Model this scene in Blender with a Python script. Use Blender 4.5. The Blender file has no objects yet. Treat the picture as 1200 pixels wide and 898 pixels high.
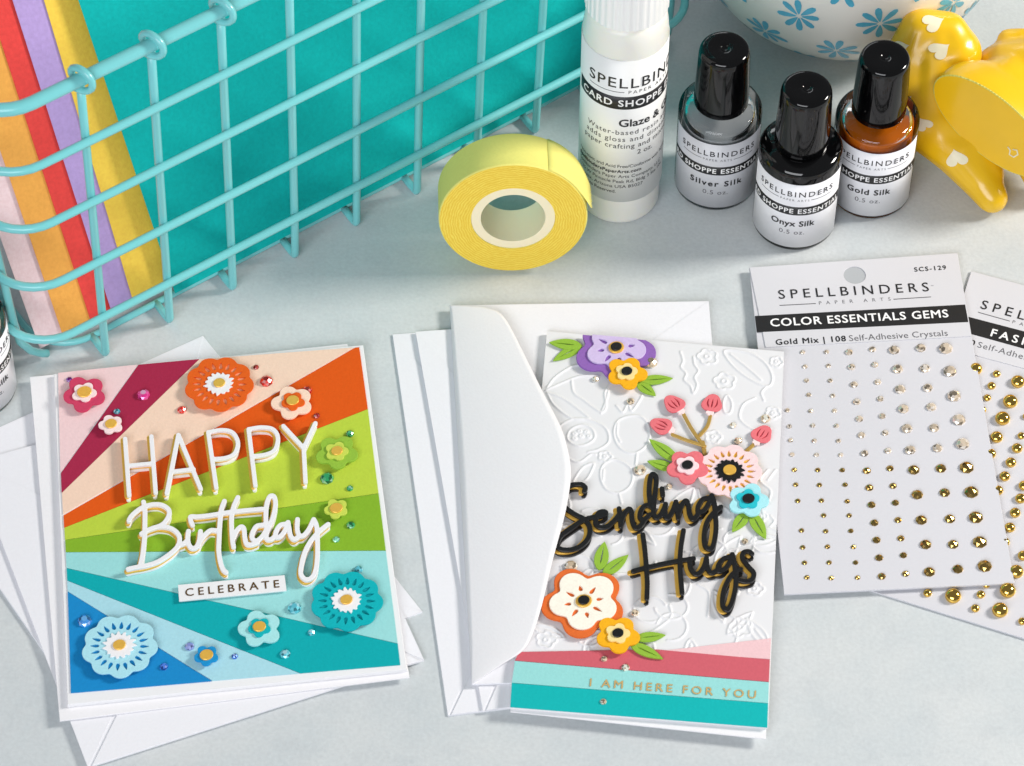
import bpy, bmesh, math, random
import numpy as np
from mathutils import Vector, Matrix
from mathutils.geometry import tessellate_polygon
from mathutils.bvhtree import BVHTree
random.seed(5)
rng = np.random.default_rng(5)
C_ = bpy.context.scene.collection
SC = bpy.context.scene
CM = 0.01                       # everything below is written in centimetres

# ------------------------------------------------------------------ camera
PW, PH, FPX = 1200.0, 898.0, 4300.0
ELEV, ROLL, DIST = math.radians(52), math.radians(0.5), 128.0
_R = np.array([1.0, 0, 0]); _U = np.array([0, math.sin(ELEV), math.cos(ELEV)]); _B = np.array([0, -math.cos(ELEV), math.sin(ELEV)])
CAM = _B * DIST
cd = bpy.data.cameras.new("camera"); cam = bpy.data.objects.new("camera", cd); C_.objects.link(cam)
cd.sensor_width = 36; cd.lens = 36 * FPX / PW; cd.clip_start = 0.05; cd.clip_end = 50
right = math.cos(ROLL) * _R + math.sin(ROLL) * _U; up = -math.sin(ROLL) * _R + math.cos(ROLL) * _U
M = Matrix.Identity(4)
for i in range(3):
    M[i][0] = right[i]; M[i][1] = up[i]; M[i][2] = _B[i]; M[i][3] = CAM[i] * CM
cam.matrix_world = M
cd.dof.use_dof = True; cd.dof.focus_distance = 1.29; cd.dof.aperture_fstop = 40
SC.camera = cam

# ------------------------------------------------------------------ light
w = bpy.data.worlds.new("World"); SC.world = w; w.use_nodes = True
bg = w.node_tree.nodes["Background"]; bg.inputs[0].default_value = (0.93, 0.96, 1.0, 1); bg.inputs[1].default_value = 0.20
def area(name, loc, target, size, size_y, power, col):
    d = bpy.data.lights.new(name, 'AREA'); d.shape = 'RECTANGLE'; d.size = size * CM; d.size_y = size_y * CM
    d.energy = power; d.color = col
    o = bpy.data.objects.new(name, d); C_.objects.link(o); o.location = Vector(loc) * CM
    o.rotation_euler = (Vector(target) - Vector(loc)).to_track_quat('-Z', 'Y').to_euler()
    return o
area("key_softbox", (112, 26, 74), (4, 2, 0), 27, 27, 19.0, (1.0, 0.955, 0.89))
area("front_softbox", (-35, -122, 84), (0, 0, 3), 110, 70, 17.0, (0.94, 0.96, 1.0))
area("back_strip", (-25, 120, 78), (5, 10, 0), 90, 12, 1.6, (0.95, 0.98, 1.0))
SC.view_settings.view_transform = 'Standard'; SC.view_settings.look = 'None'
SC.view_settings.exposure = -0.02; SC.view_settings.gamma = 1.0

# ------------------------------------------------------------------ helpers
def ray(px, py):
    x, y = px - PW / 2, PH / 2 - py
    c, s = math.cos(ROLL), math.sin(ROLL); x, y = c * x - s * y, s * x + c * y
    return x / FPX * _R + y / FPX * _U - _B
def P3(px, py, z=0.0):                       # a point of the photograph on the level plane z
    d = ray(px, py); return CAM + (z - CAM[2]) / d[2] * d
def P2(px, py, z=0.0): return P3(px, py, z)[:2]
def S(r, g, b):
    f = lambda v: (v / 255 / 12.92) if v <= 10 else (((v / 255) + 0.055) / 1.055) ** 2.4
    return (f(r), f(g), f(b))
def kpx(px, py, z=0.0): return float(np.linalg.norm(P3(px + 1, py, z) - P3(px, py, z)))   # cm per pixel

MATS = {}
def mat(name, rgb, rough=0.6, **kw):
    if name in MATS: return MATS[name]
    m = bpy.data.materials.new(name); m.use_nodes = True; nt = m.node_tree; b = nt.nodes["Principled BSDF"]
    b.inputs["Base Color"].default_value = (*rgb, 1); b.inputs["Roughness"].default_value = rough
    for k, v in kw.items():
        if k in ('speck', 'bump', 'scale'): continue
        b.inputs[k.replace('_', ' ')].default_value = v
    sp = kw.get('speck', 0); bp = kw.get('bump', 0)
    if sp or bp:
        tc = nt.nodes.new("ShaderNodeTexCoord"); n = nt.nodes.new("ShaderNodeTexNoise")
        n.inputs["Scale"].default_value = kw.get('scale', 900); n.inputs["Detail"].default_value = 3
        nt.links.new(tc.outputs["Object"], n.inputs["Vector"])
        if sp:
            mx = nt.nodes.new("ShaderNodeMix"); mx.data_type = 'RGBA'
            mx.inputs[6].default_value = (*[c * (1 - sp) for c in rgb], 1); mx.inputs[7].default_value = (*[min(1, c * (1 + sp)) for c in rgb], 1)
            nt.links.new(n.outputs["Fac"], mx.inputs[0]); nt.links.new(mx.outputs[2], b.inputs["Base Color"])
        if bp:
            bu = nt.nodes.new("ShaderNodeBump"); bu.inputs["Strength"].default_value = bp; bu.inputs["Distance"].default_value = 0.0004
            nt.links.new(n.outputs["Fac"], bu.inputs["Height"]); nt.links.new(bu.outputs["Normal"], b.inputs["Normal"])
    MATS[name] = m; return m
def paper(name, r, g, b, rough=0.8, speck=0.10, bump=0.25, scale=1100):
    return mat("paper_" + name, S(r, g, b), rough, speck=speck, bump=bump, scale=scale, Specular_IOR_Level=.2)

ORG = {}
def org(o):
    while o is not None:
        if o.name in ORG: return ORG[o.name]
        o = o.parent
    return np.zeros(3)
def tag(o, label, cat, group=None):
    o["label"] = label; o["category"] = cat
    if group: o["group"] = group
    return o
def thing(name, label, cat, loc, group=None):
    o = bpy.data.objects.new(name, None); C_.objects.link(o); o.empty_display_size = 0.01
    loc = np.array([loc[0], loc[1], loc[2] if len(loc) > 2 else 0.0], float)
    o.location = Vector(loc) * CM; ORG[o.name] = loc
    return tag(o, label, cat, group)
def mesh(name, verts, faces, m, parent=None, smooth=False, loc=None):
    v = np.asarray(verts, float)
    o0 = np.asarray(loc, float) if loc is not None else org(parent)
    me = bpy.data.meshes.new(name); me.from_pydata(((v - o0) * CM).tolist(), [], [tuple(f) for f in faces]); me.update()
    if smooth: me.polygons.foreach_set("use_smooth", [True] * len(me.polygons))
    if m: me.materials.append(m)
    o = bpy.data.objects.new(name, me); C_.objects.link(o)
    if parent: o.parent = parent
    if loc is not None: o.location = Vector(o0) * CM; ORG[o.name] = o0
    return o
def recalc(o):
    bm = bmesh.new(); bm.from_mesh(o.data); bmesh.ops.recalc_face_normals(bm, faces=bm.faces); bm.to_mesh(o.data); bm.free()
    return o

def area2(l): x, y = l[:, 0], l[:, 1]; return 0.5 * float(np.sum(x * np.roll(y, -1) - np.roll(x, -1) * y))
def inside(p, l):
    x, y = p; a = l; b = np.roll(l, -1, 0)
    c = ((a[:, 1] > y) != (b[:, 1] > y)); d = np.where(b[:, 1] == a[:, 1], 1e-12, b[:, 1] - a[:, 1])
    xi = a[:, 0] + (y - a[:, 1]) * (b[:, 0] - a[:, 0]) / d
    return int(np.sum(c & (x < xi))) % 2 == 1
def prism_geo(loops, z0, z1, bev=0.0):
    L = []
    for i, l in enumerate(loops):
        l = np.asarray(l, float)
        dep = sum(inside(l[0], np.asarray(q, float)) for j, q in enumerate(loops) if j != i)
        if (area2(l) > 0) != (dep % 2 == 0): l = l[::-1]
        L.append(l)
    tops = []
    for l in L:
        if bev > 0:
            t = np.roll(l, -1, 0) - np.roll(l, 1, 0); t /= np.maximum(np.linalg.norm(t, axis=1, keepdims=True), 1e-9)
            tops.append(l + bev * np.stack([-t[:, 1], t[:, 0]], 1))
        else: tops.append(l)
    V, F = [], []; offs = []
    rings = [(L, z0), (L, z1 - bev if bev else z1)] + ([(tops, z1)] if bev else [])
    for ls, z in rings:
        o = []
        for l in ls:
            o.append(len(V)); V.extend([(x, y, z) for x, y in l])
        offs.append(o)
    for a in range(len(rings) - 1):
        for i, l in enumerate(L):
            n = len(l); A, B = offs[a][i], offs[a + 1][i]
            F.extend([(A + k, A + (k + 1) % n, B + (k + 1) % n, B + k) for k in range(n)])
    tri = tessellate_polygon([[Vector((x, y, 0)) for x, y in l] for l in tops])
    flat = np.concatenate(tops); bt, bb = offs[-1][0], offs[0][0]
    for t in tri:
        p = flat[list(t)]; s = (p[1, 0] - p[0, 0]) * (p[2, 1] - p[0, 1]) - (p[2, 0] - p[0, 0]) * (p[1, 1] - p[0, 1])
        if abs(s) < 1e-12: continue
        t = t if s > 0 else t[::-1]
        F.append(tuple(bt + k for k in t)); F.append(tuple(bb + k for k in t[::-1]))
    return V, F
def flat(name, loops, z0, z1, m, parent=None, bev=0.0, loc=None):
    V, F = prism_geo(loops, z0, z1, bev)
    return mesh(name, V, F, m, parent, loc=loc)
def quad(pts, z): return np.array([P2(x, y, z) for x, y in pts])

def smooth_line(pts, n=6, closed=False):                 # Catmull-Rom through the points
    p = np.asarray(pts, float)
    if len(p) < 3: 
        return p
    q = np.vstack([p[-1:], p, p[:2]]) if closed else np.vstack([2 * p[0] - p[1], p, 2 * p[-1] - p[-2]])
    out = []
    for i in range(len(q) - 3):
        for t in np.linspace(0, 1, n, endpoint=False):
            a, b, c, d = q[i:i + 4]
            out.append(0.5 * ((2 * b) + (-a + c) * t + (2 * a - 5 * b + 4 * c - d) * t * t + (-a + 3 * b - 3 * c + d) * t ** 3))
    if not closed: out.append(p[-1])
    return np.array(out)
def stroke_field(polys, rad, x0, y0, nx, ny, h, reach):
    Fd = np.full((ny, nx), reach, float); xs = x0 + np.arange(nx) * h; ys = y0 + np.arange(ny) * h
    for pl in polys:
        for a, b in zip(pl[:-1], pl[1:]):
            i0 = max(0, int((min(a[0], b[0]) - reach - rad - x0) / h)); i1 = min(nx, int((max(a[0], b[0]) + reach + rad - x0) / h) + 2)
            j0 = max(0, int((min(a[1], b[1]) - reach - rad - y0) / h)); j1 = min(ny, int((max(a[1], b[1]) + reach + rad - y0) / h) + 2)
            if i0 >= i1 or j0 >= j1: continue
            X, Y = np.meshgrid(xs[i0:i1], ys[j0:j1]); d = b - a; L = max(float(d @ d), 1e-12)
            t = np.clip(((X - a[0]) * d[0] + (Y - a[1]) * d[1]) / L, 0, 1)
            D = np.hypot(X - a[0] - t * d[0], Y - a[1] - t * d[1]) - rad
            Fd[j0:j1, i0:i1] = np.minimum(Fd[j0:j1, i0:i1], D)
    return Fd
def contour(Fd, x0, y0, h):
    ny, nx = Fd.shape; ins = Fd < 0; nxt = {}; pos = {}
    def ep(kind, j, i):
        k = (kind, j, i)
        if k not in pos:
            if kind == 0: a, b = Fd[j, i], Fd[j, i + 1]; pos[k] = (x0 + (i + a / (a - b)) * h, y0 + j * h)
            else: a, b = Fd[j, i], Fd[j + 1, i]; pos[k] = (x0 + i * h, y0 + (j + a / (a - b)) * h)
        return k
    s4 = ins[:-1, :-1].astype(int) + ins[:-1, 1:] * 2 + ins[1:, 1:] * 4 + ins[1:, :-1] * 8
    for j, i in zip(*np.nonzero((s4 > 0) & (s4 < 15))):
        c = s4[j, i]; B = lambda: ep(0, j, i); T = lambda: ep(0, j + 1, i); Lf = lambda: ep(1, j, i); R = lambda: ep(1, j, i + 1)
        seg = {1: [(B, Lf)], 2: [(R, B)], 3: [(R, Lf)], 4: [(T, R)], 6: [(T, B)], 7: [(T, Lf)], 8: [(Lf, T)], 9: [(B, T)], 11: [(R, T)], 12: [(Lf, R)], 13: [(B, R)], 14: [(Lf, B)], 5: [(B, Lf), (T, R)], 10: [(R, B), (Lf, T)]}[c]
        for a, b in seg: nxt[a()] = b()
    loops = []
    while nxt:
        k0 = next(iter(nxt)); l = []; k = k0
        while k in nxt: l.append(pos[k]); k = nxt.pop(k)
        l = np.array(l)
        if len(l) > 8 and abs(area2(l)) > 4 * h * h:
            for _ in range(2): l = 0.25 * np.roll(l, 1, 0) + 0.5 * l + 0.25 * np.roll(l, -1, 0)
            loops.append(l[::2] if len(l) > 24 else l)
    return loops
def stroke_loops(polys, rad, h=0.02):
    a = np.vstack(polys); lo = a.min(0) - rad - 0.1; hi = a.max(0) + rad + 0.1
    nx, ny = int((hi[0] - lo[0]) / h) + 2, int((hi[1] - lo[1]) / h) + 2
    return contour(stroke_field(polys, rad, lo[0], lo[1], nx, ny, h, 0.08), lo[0], lo[1], h)

def rosette(n, R, depth=0.28, rot=0.0, wob=0.03, seed=0, N=None):         # n round lobes, centred on 0
    r_ = np.random.default_rng(seed); N = N or n * 14
    a = np.arange(N) / N * 2 * math.pi; ph = (a * n / (2 * math.pi)) % 1 - 0.5
    sn = math.sin(math.pi / n); kap = 1.12 + .9 * max(0, .40 - depth) + (.12 if n > 6 else 0); aa = 1 / (1 + sn * kap); bb = 1 - aa; fi_ = ph * 2 * math.pi / n
    r = R * (aa * np.cos(fi_) + np.sqrt(np.maximum(0, bb ** 2 - (aa * np.sin(fi_)) ** 2)))       # union of n round lobes
    k = (a * n / (2 * math.pi)).astype(int) % n; amp = r_.uniform(-wob, wob, n)[k]
    r = r * (1 + amp * np.cos(math.pi * ph))
    for _ in range(2): r = 0.25 * np.roll(r, 1) + 0.5 * r + 0.25 * np.roll(r, -1)
    return np.stack([r * np.cos(a + rot), r * np.sin(a + rot)], 1)
def jag(R, n=15, seed=1):
    r_ = np.random.default_rng(seed); out = []
    for i in range(n):
        for f, q in ((0, 1.0 + r_.uniform(-.16, .12)), (.3, .97), (.5, 0.80 + r_.uniform(-.07, .1)), (.72, .84)):
            a = (i + f) / n * 2 * math.pi; out.append((R * q * math.cos(a), R * q * math.sin(a)))
    return np.array(out)
def oval(rx, ry, rot=0, n=28):
    a = np.arange(n) / n * 2 * math.pi; x, y = rx * np.cos(a), ry * np.sin(a); c, s = math.cos(rot), math.sin(rot)
    return np.stack([c * x - s * y, s * x + c * y], 1)
def drop(cx, cy, L, W, rot, n=14):                      # teardrop whose point looks towards -rot
    a = np.arange(n) / n * 2 * math.pi; x = -np.cos(a) * L; y = W * np.sin(a) * (0.62 - 0.38 * np.cos(a)) ; c, s = math.cos(rot), math.sin(rot)
    x = -x
    return np.stack([cx + c * x - s * y, cy + s * x + c * y], 1)
def clip_half(l, p, nrm):
    out = []; d = (l - p) @ nrm
    for i in range(len(l)):
        j = (i + 1) % len(l)
        if d[i] <= 0: out.append(l[i])
        if d[i] * d[j] < 0: t = d[i] / (d[i] - d[j]); out.append(l[i] + t * (l[j] - l[i]))
    return np.array(out)
def leaf_loop(base, tip, wid, bend=0.0, n=12):
    b, t = np.asarray(base, float), np.asarray(tip, float); d = t - b; L = np.linalg.norm(d); d /= L; p = np.array([-d[1], d[0]])
    u = np.linspace(0, 1, n + 1); prof = wid * np.sin(math.pi * u ** 0.8) ** 0.85; cb = bend * np.sin(math.pi * u)
    lft = [b + d * L * k + p * (c + q) for k, q, c in zip(u, prof, cb)]; rgt = [b + d * L * k + p * (c - q) for k, q, c in zip(u, prof, cb)]
    return np.array(lft[:-1] + rgt[::-1][:-1])

def frames(path, closed):
    p = np.asarray(path, float); n = len(p); T = np.zeros_like(p)
    for i in range(n):
        a = p[(i - 1) % n] if (closed or i > 0) else p[i]; b = p[(i + 1) % n] if (closed or i < n - 1) else p[i]
        T[i] = (b - a) / max(np.linalg.norm(b - a), 1e-9)
    N = np.cross(T[0], [0, 0, 1.0]); 
    if np.linalg.norm(N) < 1e-3: N = np.cross(T[0], [0, 1.0, 0])
    N /= np.linalg.norm(N); out = []
    for i in range(n):
        N = N - T[i] * (N @ T[i]); N /= np.linalg.norm(N); out.append((N.copy(), np.cross(T[i], N)))
    return p, out
def tube_geo(path, r, seg=10, closed=False, V=None, F=None):
    V = [] if V is None else V; F = [] if F is None else F
    p, fr = frames(path, closed); n = len(p); b0 = len(V)
    for i in range(n):
        for k in range(seg):
            a = 2 * math.pi * k / seg; V.append(p[i] + r * (math.cos(a) * fr[i][0] + math.sin(a) * fr[i][1]))
    for i in range(n if closed else n - 1):
        j = (i + 1) % n
        for k in range(seg):
            l = (k + 1) % seg; F.append((b0 + i * seg + k, b0 + i * seg + l, b0 + j * seg + l, b0 + j * seg + k))
    if not closed:
        F.append(tuple(b0 + k for k in range(seg))[::-1]); F.append(tuple(b0 + (n - 1) * seg + k for k in range(seg)))
    return V, F
def tube(name, path, r, m, parent, seg=10, closed=False):
    V, F = tube_geo(path, r, seg, closed); return recalc(mesh(name, V, F, m, parent, smooth=True))
def lathe_geo(prof, c, seg=64, closed_prof=False):
    V, F = [], []; n = len(prof)
    for k in range(seg):
        a = 2 * math.pi * k / seg
        for r, z in prof: V.append((c[0] + r * math.cos(a), c[1] + r * math.sin(a), z))
    for k in range(seg):
        l = (k + 1) % seg
        for i in range(n if closed_prof else n - 1):
            j = (i + 1) % n; F.append((k * n + i, l * n + i, l * n + j, k * n + j))
    return V, F
def lathe(name, prof, c, m, parent, seg=64, closed_prof=False):
    V, F = lathe_geo(prof, c, seg, closed_prof); o = mesh(name, V, F, m, parent, smooth=True)
    bm = bmesh.new(); bm.from_mesh(o.data); bmesh.ops.remove_doubles(bm, verts=bm.verts, dist=1e-6); bmesh.ops.recalc_face_normals(bm, faces=bm.faces)
    for e in bm.edges:
        if len(e.link_faces) == 2 and e.calc_face_angle(0) > 0.7: e.smooth = False
    bm.to_mesh(o.data); bm.free(); return o
def cyl_patch(name, c, r, z0, z1, a0, a1, m, parent, seg=48, th=0.012):
    V, F = [], []
    for k in range(seg + 1):
        a = a0 + (a1 - a0) * k / seg
        for rr, z in ((r, z0), (r, z1), (r + th, z1), (r + th, z0)): V.append((c[0] + rr * math.cos(a), c[1] + rr * math.sin(a), z))
    for k in range(seg):
        for i in range(4):
            j = (i + 1) % 4; F.append((4 * k + i, 4 * k + 4 + i, 4 * k + 4 + j, 4 * k + j))
    F.append((0, 1, 2, 3)); F.append(tuple(4 * seg + i for i in (3, 2, 1, 0)))
    o = recalc(mesh(name, V, F, m, parent, smooth=False))
    o.data.polygons.foreach_set("use_smooth", [abs(p.normal.z) < .5 for p in o.data.polygons]); return o

_txt = {}
def text_geo(s, sp=1.0, off=0.0):
    k = (s, round(sp, 3))
    if k not in _txt:
        cu = bpy.data.curves.new("lettering", 'FONT'); cu.body = s; cu.space_character = sp; cu.resolution_u = 3
        ob = bpy.data.objects.new("lettering", cu); me = bpy.data.meshes.new_from_object(ob)
        v = np.array([x.co[:2] for x in me.vertices]); f = [tuple(p.vertices) for p in me.polygons]
        bpy.data.objects.remove(ob); bpy.data.curves.remove(cu); bpy.data.meshes.remove(me)
        _txt[k] = (v, f)
    return _txt[k]
CAPH = None
def fit_text(s, L, h, off):                             # letters of cap height h spread over length L
    global CAPH
    if CAPH is None: CAPH = text_geo("H")[0][:, 1].max()
    sc = h / CAPH
    if len(s) > 1:
        w1 = np.ptp(text_geo(s, 1.0, off)[0][:, 0]) * sc; w2 = np.ptp(text_geo(s, 1.5, off)[0][:, 0]) * sc
        sp = 1.0 + 0.5 * (L - w1) / max(w2 - w1, 1e-6); sp = min(max(sp, 0.85), 2.4)
    else: sp = 1
    v, f = text_geo(s, sp, off); v = v.copy(); v[:, 0] -= v[:, 0].min(); v[:, 0] *= L / v[:, 0].max(); v[:, 1] *= sc
    return v, f
def bold(V, f, off, h, du, dv, dn):                      # heavier letters: the glyphs overprinted a hair apart
    if off <= 0: return V, f
    V = np.asarray(V, float); n = len(V); out, F = [V], list(f); d = off * h * .62
    for i, (a, b_) in enumerate(((1, 0), (-1, 0), (0, .8), (0, -.8), (.6, .6), (-.6, -.6))):
        out.append(V + du(V) * (a * d) + np.asarray(dv) * (b_ * d) + dn(V) * (.0012 * (i + 1))); F += [tuple(k + n * (i + 1) for k in q) for q in f]
    return np.concatenate(out), F
def text_on(name, s, p0, p1, h, z, m, parent, off=0.0, th=0.004):
    a, b = P2(*p0, z), P2(*p1, z); L = np.linalg.norm(b - a); d = (b - a) / L; n = np.array([-d[1], d[0]])
    v, f = fit_text(s, L, h, off); V = [(*(a + d * x + n * y), z + th) for x, y in v]
    V, f = bold(V, f, off, h * 2.4, lambda q: np.array([*d, 0.0]), (*n, 0.0), lambda q: np.array([0, 0, 1.0]))
    return mesh(name, V, f, m, parent)
def text_cyl(name, s, c, r, az, L, zb, h, m, parent, off=0.0):
    v, f = fit_text(s, L, h, off); V = []
    for x, y in v:
        a = az + (x - L / 2) / r; V.append((c[0] + r * math.cos(a), c[1] + r * math.sin(a), zb + y))
    def rad(q): u = np.stack([q[:, 0] - c[0], q[:, 1] - c[1], q[:, 0] * 0], 1); return u / r
    V, f = bold(V, f, off, h * 2.4, lambda q: np.stack([-rad(q)[:, 1], rad(q)[:, 0], q[:, 0] * 0], 1), (0, 0, 1.0), rad)
    return mesh(name, V, f, m, parent)

# ------------------------------------------------------------------ materials
WHITE = paper("white", 236, 235, 238, 0.75, 0.03, 0.15)
WHITE2 = paper("envelope_white", 233, 233, 238, 0.75, 0.03, 0.12)
CARD = paper("card_white", 234, 234, 236, 0.6, 0.02, 0.08)
INK = mat("ink_black", S(28, 28, 30), 0.5)
GOLD = mat("gold_mirror_card", S(242, 190, 82), 0.36, Metallic=0.3, bump=0.2, speck=0.10)
FOIL = mat("gold_foil", S(222, 186, 118), 0.4, Metallic=0.3)
BLACKP = mat("paper_black", S(17, 17, 19), .42, bump=.25, scale=1100, Specular_IOR_Level=.5)
LEAFG = paper("leaf_green", 144, 184, 62)
WIRE = mat("aqua_coating", S(120, 202, 205), 0.32, Coat_Weight=0.3, Coat_Roughness=0.15, bump=.25, scale=160)
BLACKCAP = mat("black_gloss_plastic", S(5, 5, 6), 0.07, Specular_IOR_Level=.45)

# ------------------------------------------------------------------ tabletop
tm = mat("tabletop_paint", S(204, 211, 213), 0.42)
nt = tm.node_tree; b = nt.nodes["Principled BSDF"]; tc = nt.nodes.new("ShaderNodeTexCoord")
n1 = nt.nodes.new("ShaderNodeTexNoise"); n1.inputs["Scale"].default_value = 22; n1.inputs["Detail"].default_value = 8; n1.inputs["Roughness"].default_value = 0.65
n2 = nt.nodes.new("ShaderNodeTexNoise"); n2.inputs["Scale"].default_value = 750; n2.inputs["Detail"].default_value = 4
n3 = nt.nodes.new("ShaderNodeTexNoise"); n3.inputs["Scale"].default_value = 75; n3.inputs["Detail"].default_value = 7; n3.inputs["Roughness"].default_value = 0.7
for n in (n1, n2, n3): nt.links.new(tc.outputs["Object"], n.inputs["Vector"])
r1 = nt.nodes.new("ShaderNodeValToRGB"); r1.color_ramp.elements[0].position = .32; r1.color_ramp.elements[1].position = .66
r1.color_ramp.elements[0].color = (*S(198, 205, 208), 1); r1.color_ramp.elements[1].color = (*S(209, 213, 214), 1)
nt.links.new(n1.outputs["Fac"], r1.inputs[0])
r3 = nt.nodes.new("ShaderNodeValToRGB"); r3.color_ramp.elements[0].position = .30; r3.color_ramp.elements[1].position = .5
r3.color_ramp.elements[0].color = (.80, .81, .83, 1); r3.color_ramp.elements[1].color = (1, 1, 1, 1)
nt.links.new(n3.outputs["Fac"], r3.inputs[0])
mx = nt.nodes.new("ShaderNodeMix"); mx.data_type = 'RGBA'; mx.blend_type = 'MULTIPLY'; mx.inputs[0].default_value = .30
nt.links.new(r1.outputs[0], mx.inputs[6]); nt.links.new(r3.outputs[0], mx.inputs[7])
r2 = nt.nodes.new("ShaderNodeMapRange"); r2.inputs[3].default_value = .87; r2.inputs[4].default_value = 1.10; nt.links.new(n2.outputs["Fac"], r2.inputs[0])
mx2 = nt.nodes.new("ShaderNodeMix"); mx2.data_type = 'RGBA'; mx2.blend_type = 'MULTIPLY'; mx2.inputs[0].default_value = 1
nt.links.new(mx.outputs[2], mx2.inputs[6]); nt.links.new(r2.outputs[0], mx2.inputs[7]); nt.links.new(mx2.outputs[2], b.inputs["Base Color"])
bu = nt.nodes.new("ShaderNodeBump"); bu.inputs["Strength"].default_value = .12; bu.inputs["Distance"].default_value = .0006
nt.links.new(n2.outputs["Fac"], bu.inputs["Height"]); nt.links.new(bu.outputs["Normal"], b.inputs["Normal"])
tt = flat("tabletop", [np.array([(-90, -70), (90, -70), (90, 110), (-90, 110)])], -2.5, 0, tm, bev=0.2)
tt["kind"] = "structure"

# ------------------------------------------------------------------ wire basket
BP = P3(126, 417, .15); BQ = P3(621, 160, .15); bu_ = (BQ - BP) / np.linalg.norm(BQ - BP); bn = np.array([bu_[1], -bu_[0], 0]); bw = -bn
TAP = 0.05; ZB = BP.copy(); ZB[2] = 0
S0, S1, DEP, ZR = -2.75, 25.4, 14.5, 15.05
def bpt(s, wd, z, out=None):                            # wd: distance behind the front wall at that height
    e = TAP * z
    return ZB + bu_ * s + bw * wd + np.array([0, 0, z]) + bn * 0
def ring_path(z, inset=0.0, rc=1.7):
    e = TAP * z - inset; s0, s1, w0, w1 = S0 - e, S1 + e, -e, DEP + e; pts = []
    for (cs, cw, a0) in ((s1 - rc, w0 + rc, -90), (s1 - rc, w1 - rc, 0), (s0 + rc, w1 - rc, 90), (s0 + rc, w0 + rc, 180)):
        for k in range(9):
            a = math.radians(a0 + 90 * k / 8); pts.append(bpt(cs + rc * math.cos(a), cw + rc * math.sin(a), z))
    return pts
bk = thing("wire_basket", "aqua wire basket holding upright sheets of coloured cardstock", "basket", BP * np.array([1, 1, 0]))
tube("rim", ring_path(ZR), .235, WIRE, bk, 14, True)
HZ = (12.1, 9.0, 5.75, 2.65)
for z in HZ: tube("horizontal_wire", ring_path(z, -.15), .155, WIRE, bk, 10, True)
tube("base_ring", ring_path(.20, 1.05), .13, WIRE, bk, 10, True)
def vwire(side, pos, corner=False):
    def at(e, z):                                       # e = how far outward of the base outline
        if side == 'f': return bpt(pos, -e, z)
        if side == 'l': return bpt(S0 - e, pos, z)
        if side == 'r': return bpt(S1 + e, pos, z)
        return bpt(pos, DEP + e, z)
    pts = [at(TAP * z - .12, z) for z in (ZR - .25, 12.1, 9, 5.75, 2.65, 1.0, .55)]
    pts += [at(-.10, .30), at(-.15, .18), at(-.28, .14), at(-.55, .15), at(-1.05, .20)]
    if corner: pts = pts[:5] + [at(-.1, 1.55), at(-.45, .8), at(-.85, .35), at(-1.05, .2)]
    vw = tube("vertical_wire", pts, .145, WIRE, bk, 10)
    lp = [at(TAP * ZR + .43 * math.cos(a), ZR + .43 * math.sin(a)) + (bu_ if side in 'fb' else bw) * (.015 * k + .20 * math.cos(a) + .12) for k, a in enumerate(np.linspace(-math.pi * .6, math.pi * 1.35, 18))]
    lp = [q - (bu_ if side in 'fb' else bw) * .25 for q in lp]
    tube("rim_loop", lp, .125, WIRE, vw, 8)
for k in range(10): vwire("f", 2.63 * k)
for k in range(5): vwire('l', 1.25 + 2.9 * k, k == 0); vwire('r', 1.25 + 2.9 * k)
for k in range(9): vwire('b', 2.63 * k)

# sheets of cardstock leaning back inside the basket
LEAN = .45; sv = bw * LEAN + np.array([0, 0, 1]); sv /= np.linalg.norm(sv); sn = np.cross(bu_, sv)   # sn looks to the viewer
def sheet(name, label, px, zb, wid, hei, m, skew=0.0, th=.03):
    c = P3(*px, zb); V = []; sv = globals()["sv"] + bu_ * skew
    for q in (0, -th):
        V += [c + sn * q, c + bu_ * wid + sn * q, c + bu_ * wid + sv * hei + sn * q, c + sv * hei + sn * q]
    F = [(0, 1, 2, 3), (7, 6, 5, 4), (0, 4, 5, 1), (1, 5, 6, 2), (2, 6, 7, 3), (3, 7, 4, 0)]
    o = mesh(name, V, F, m, loc=c); tag(o, label, "paper sheet", "cardstock sheets in the basket"); return o
def cardstock(n, r, g, b): return paper("stock_" + n, r, g, b, .85, .16, .35, 700)
sheet("cardstock_sheet", "large teal cardstock sheet in front of the others in the wire basket", (205.5, 344), .45, 20.6, 24, cardstock("teal", 4, 176, 173))
sheet("cardstock_sheet", "yellow cardstock sheet just behind the teal one in the wire basket", (157.5, 357.5), .38, 20.6, 25, cardstock("yellow", 255, 206, 82), 0.035)
sheet("cardstock_sheet", "lilac purple cardstock sheet between the yellow and red ones in the basket", (132, 369), .38, 20.6, 25, cardstock("purple", 184, 158, 214), 0.02)
sheet("cardstock_sheet", "red cardstock sheet between the purple and orange ones in the basket", (108, 381), .33, 20.6, 25, cardstock("red", 232, 74, 70), 0.02)
sheet("cardstock_sheet", "orange cardstock sheet between the red and pale pink ones in the basket", (75, 396.5), .33, 20.6, 25, cardstock("orange", 252, 174, 84), 0.01)
sheet("cardstock_sheet", "pale pink cardstock sheet hindmost at the left end of the basket", (47, 409), .31, 20.6, 25, cardstock("pink", 255, 216, 220))

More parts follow.
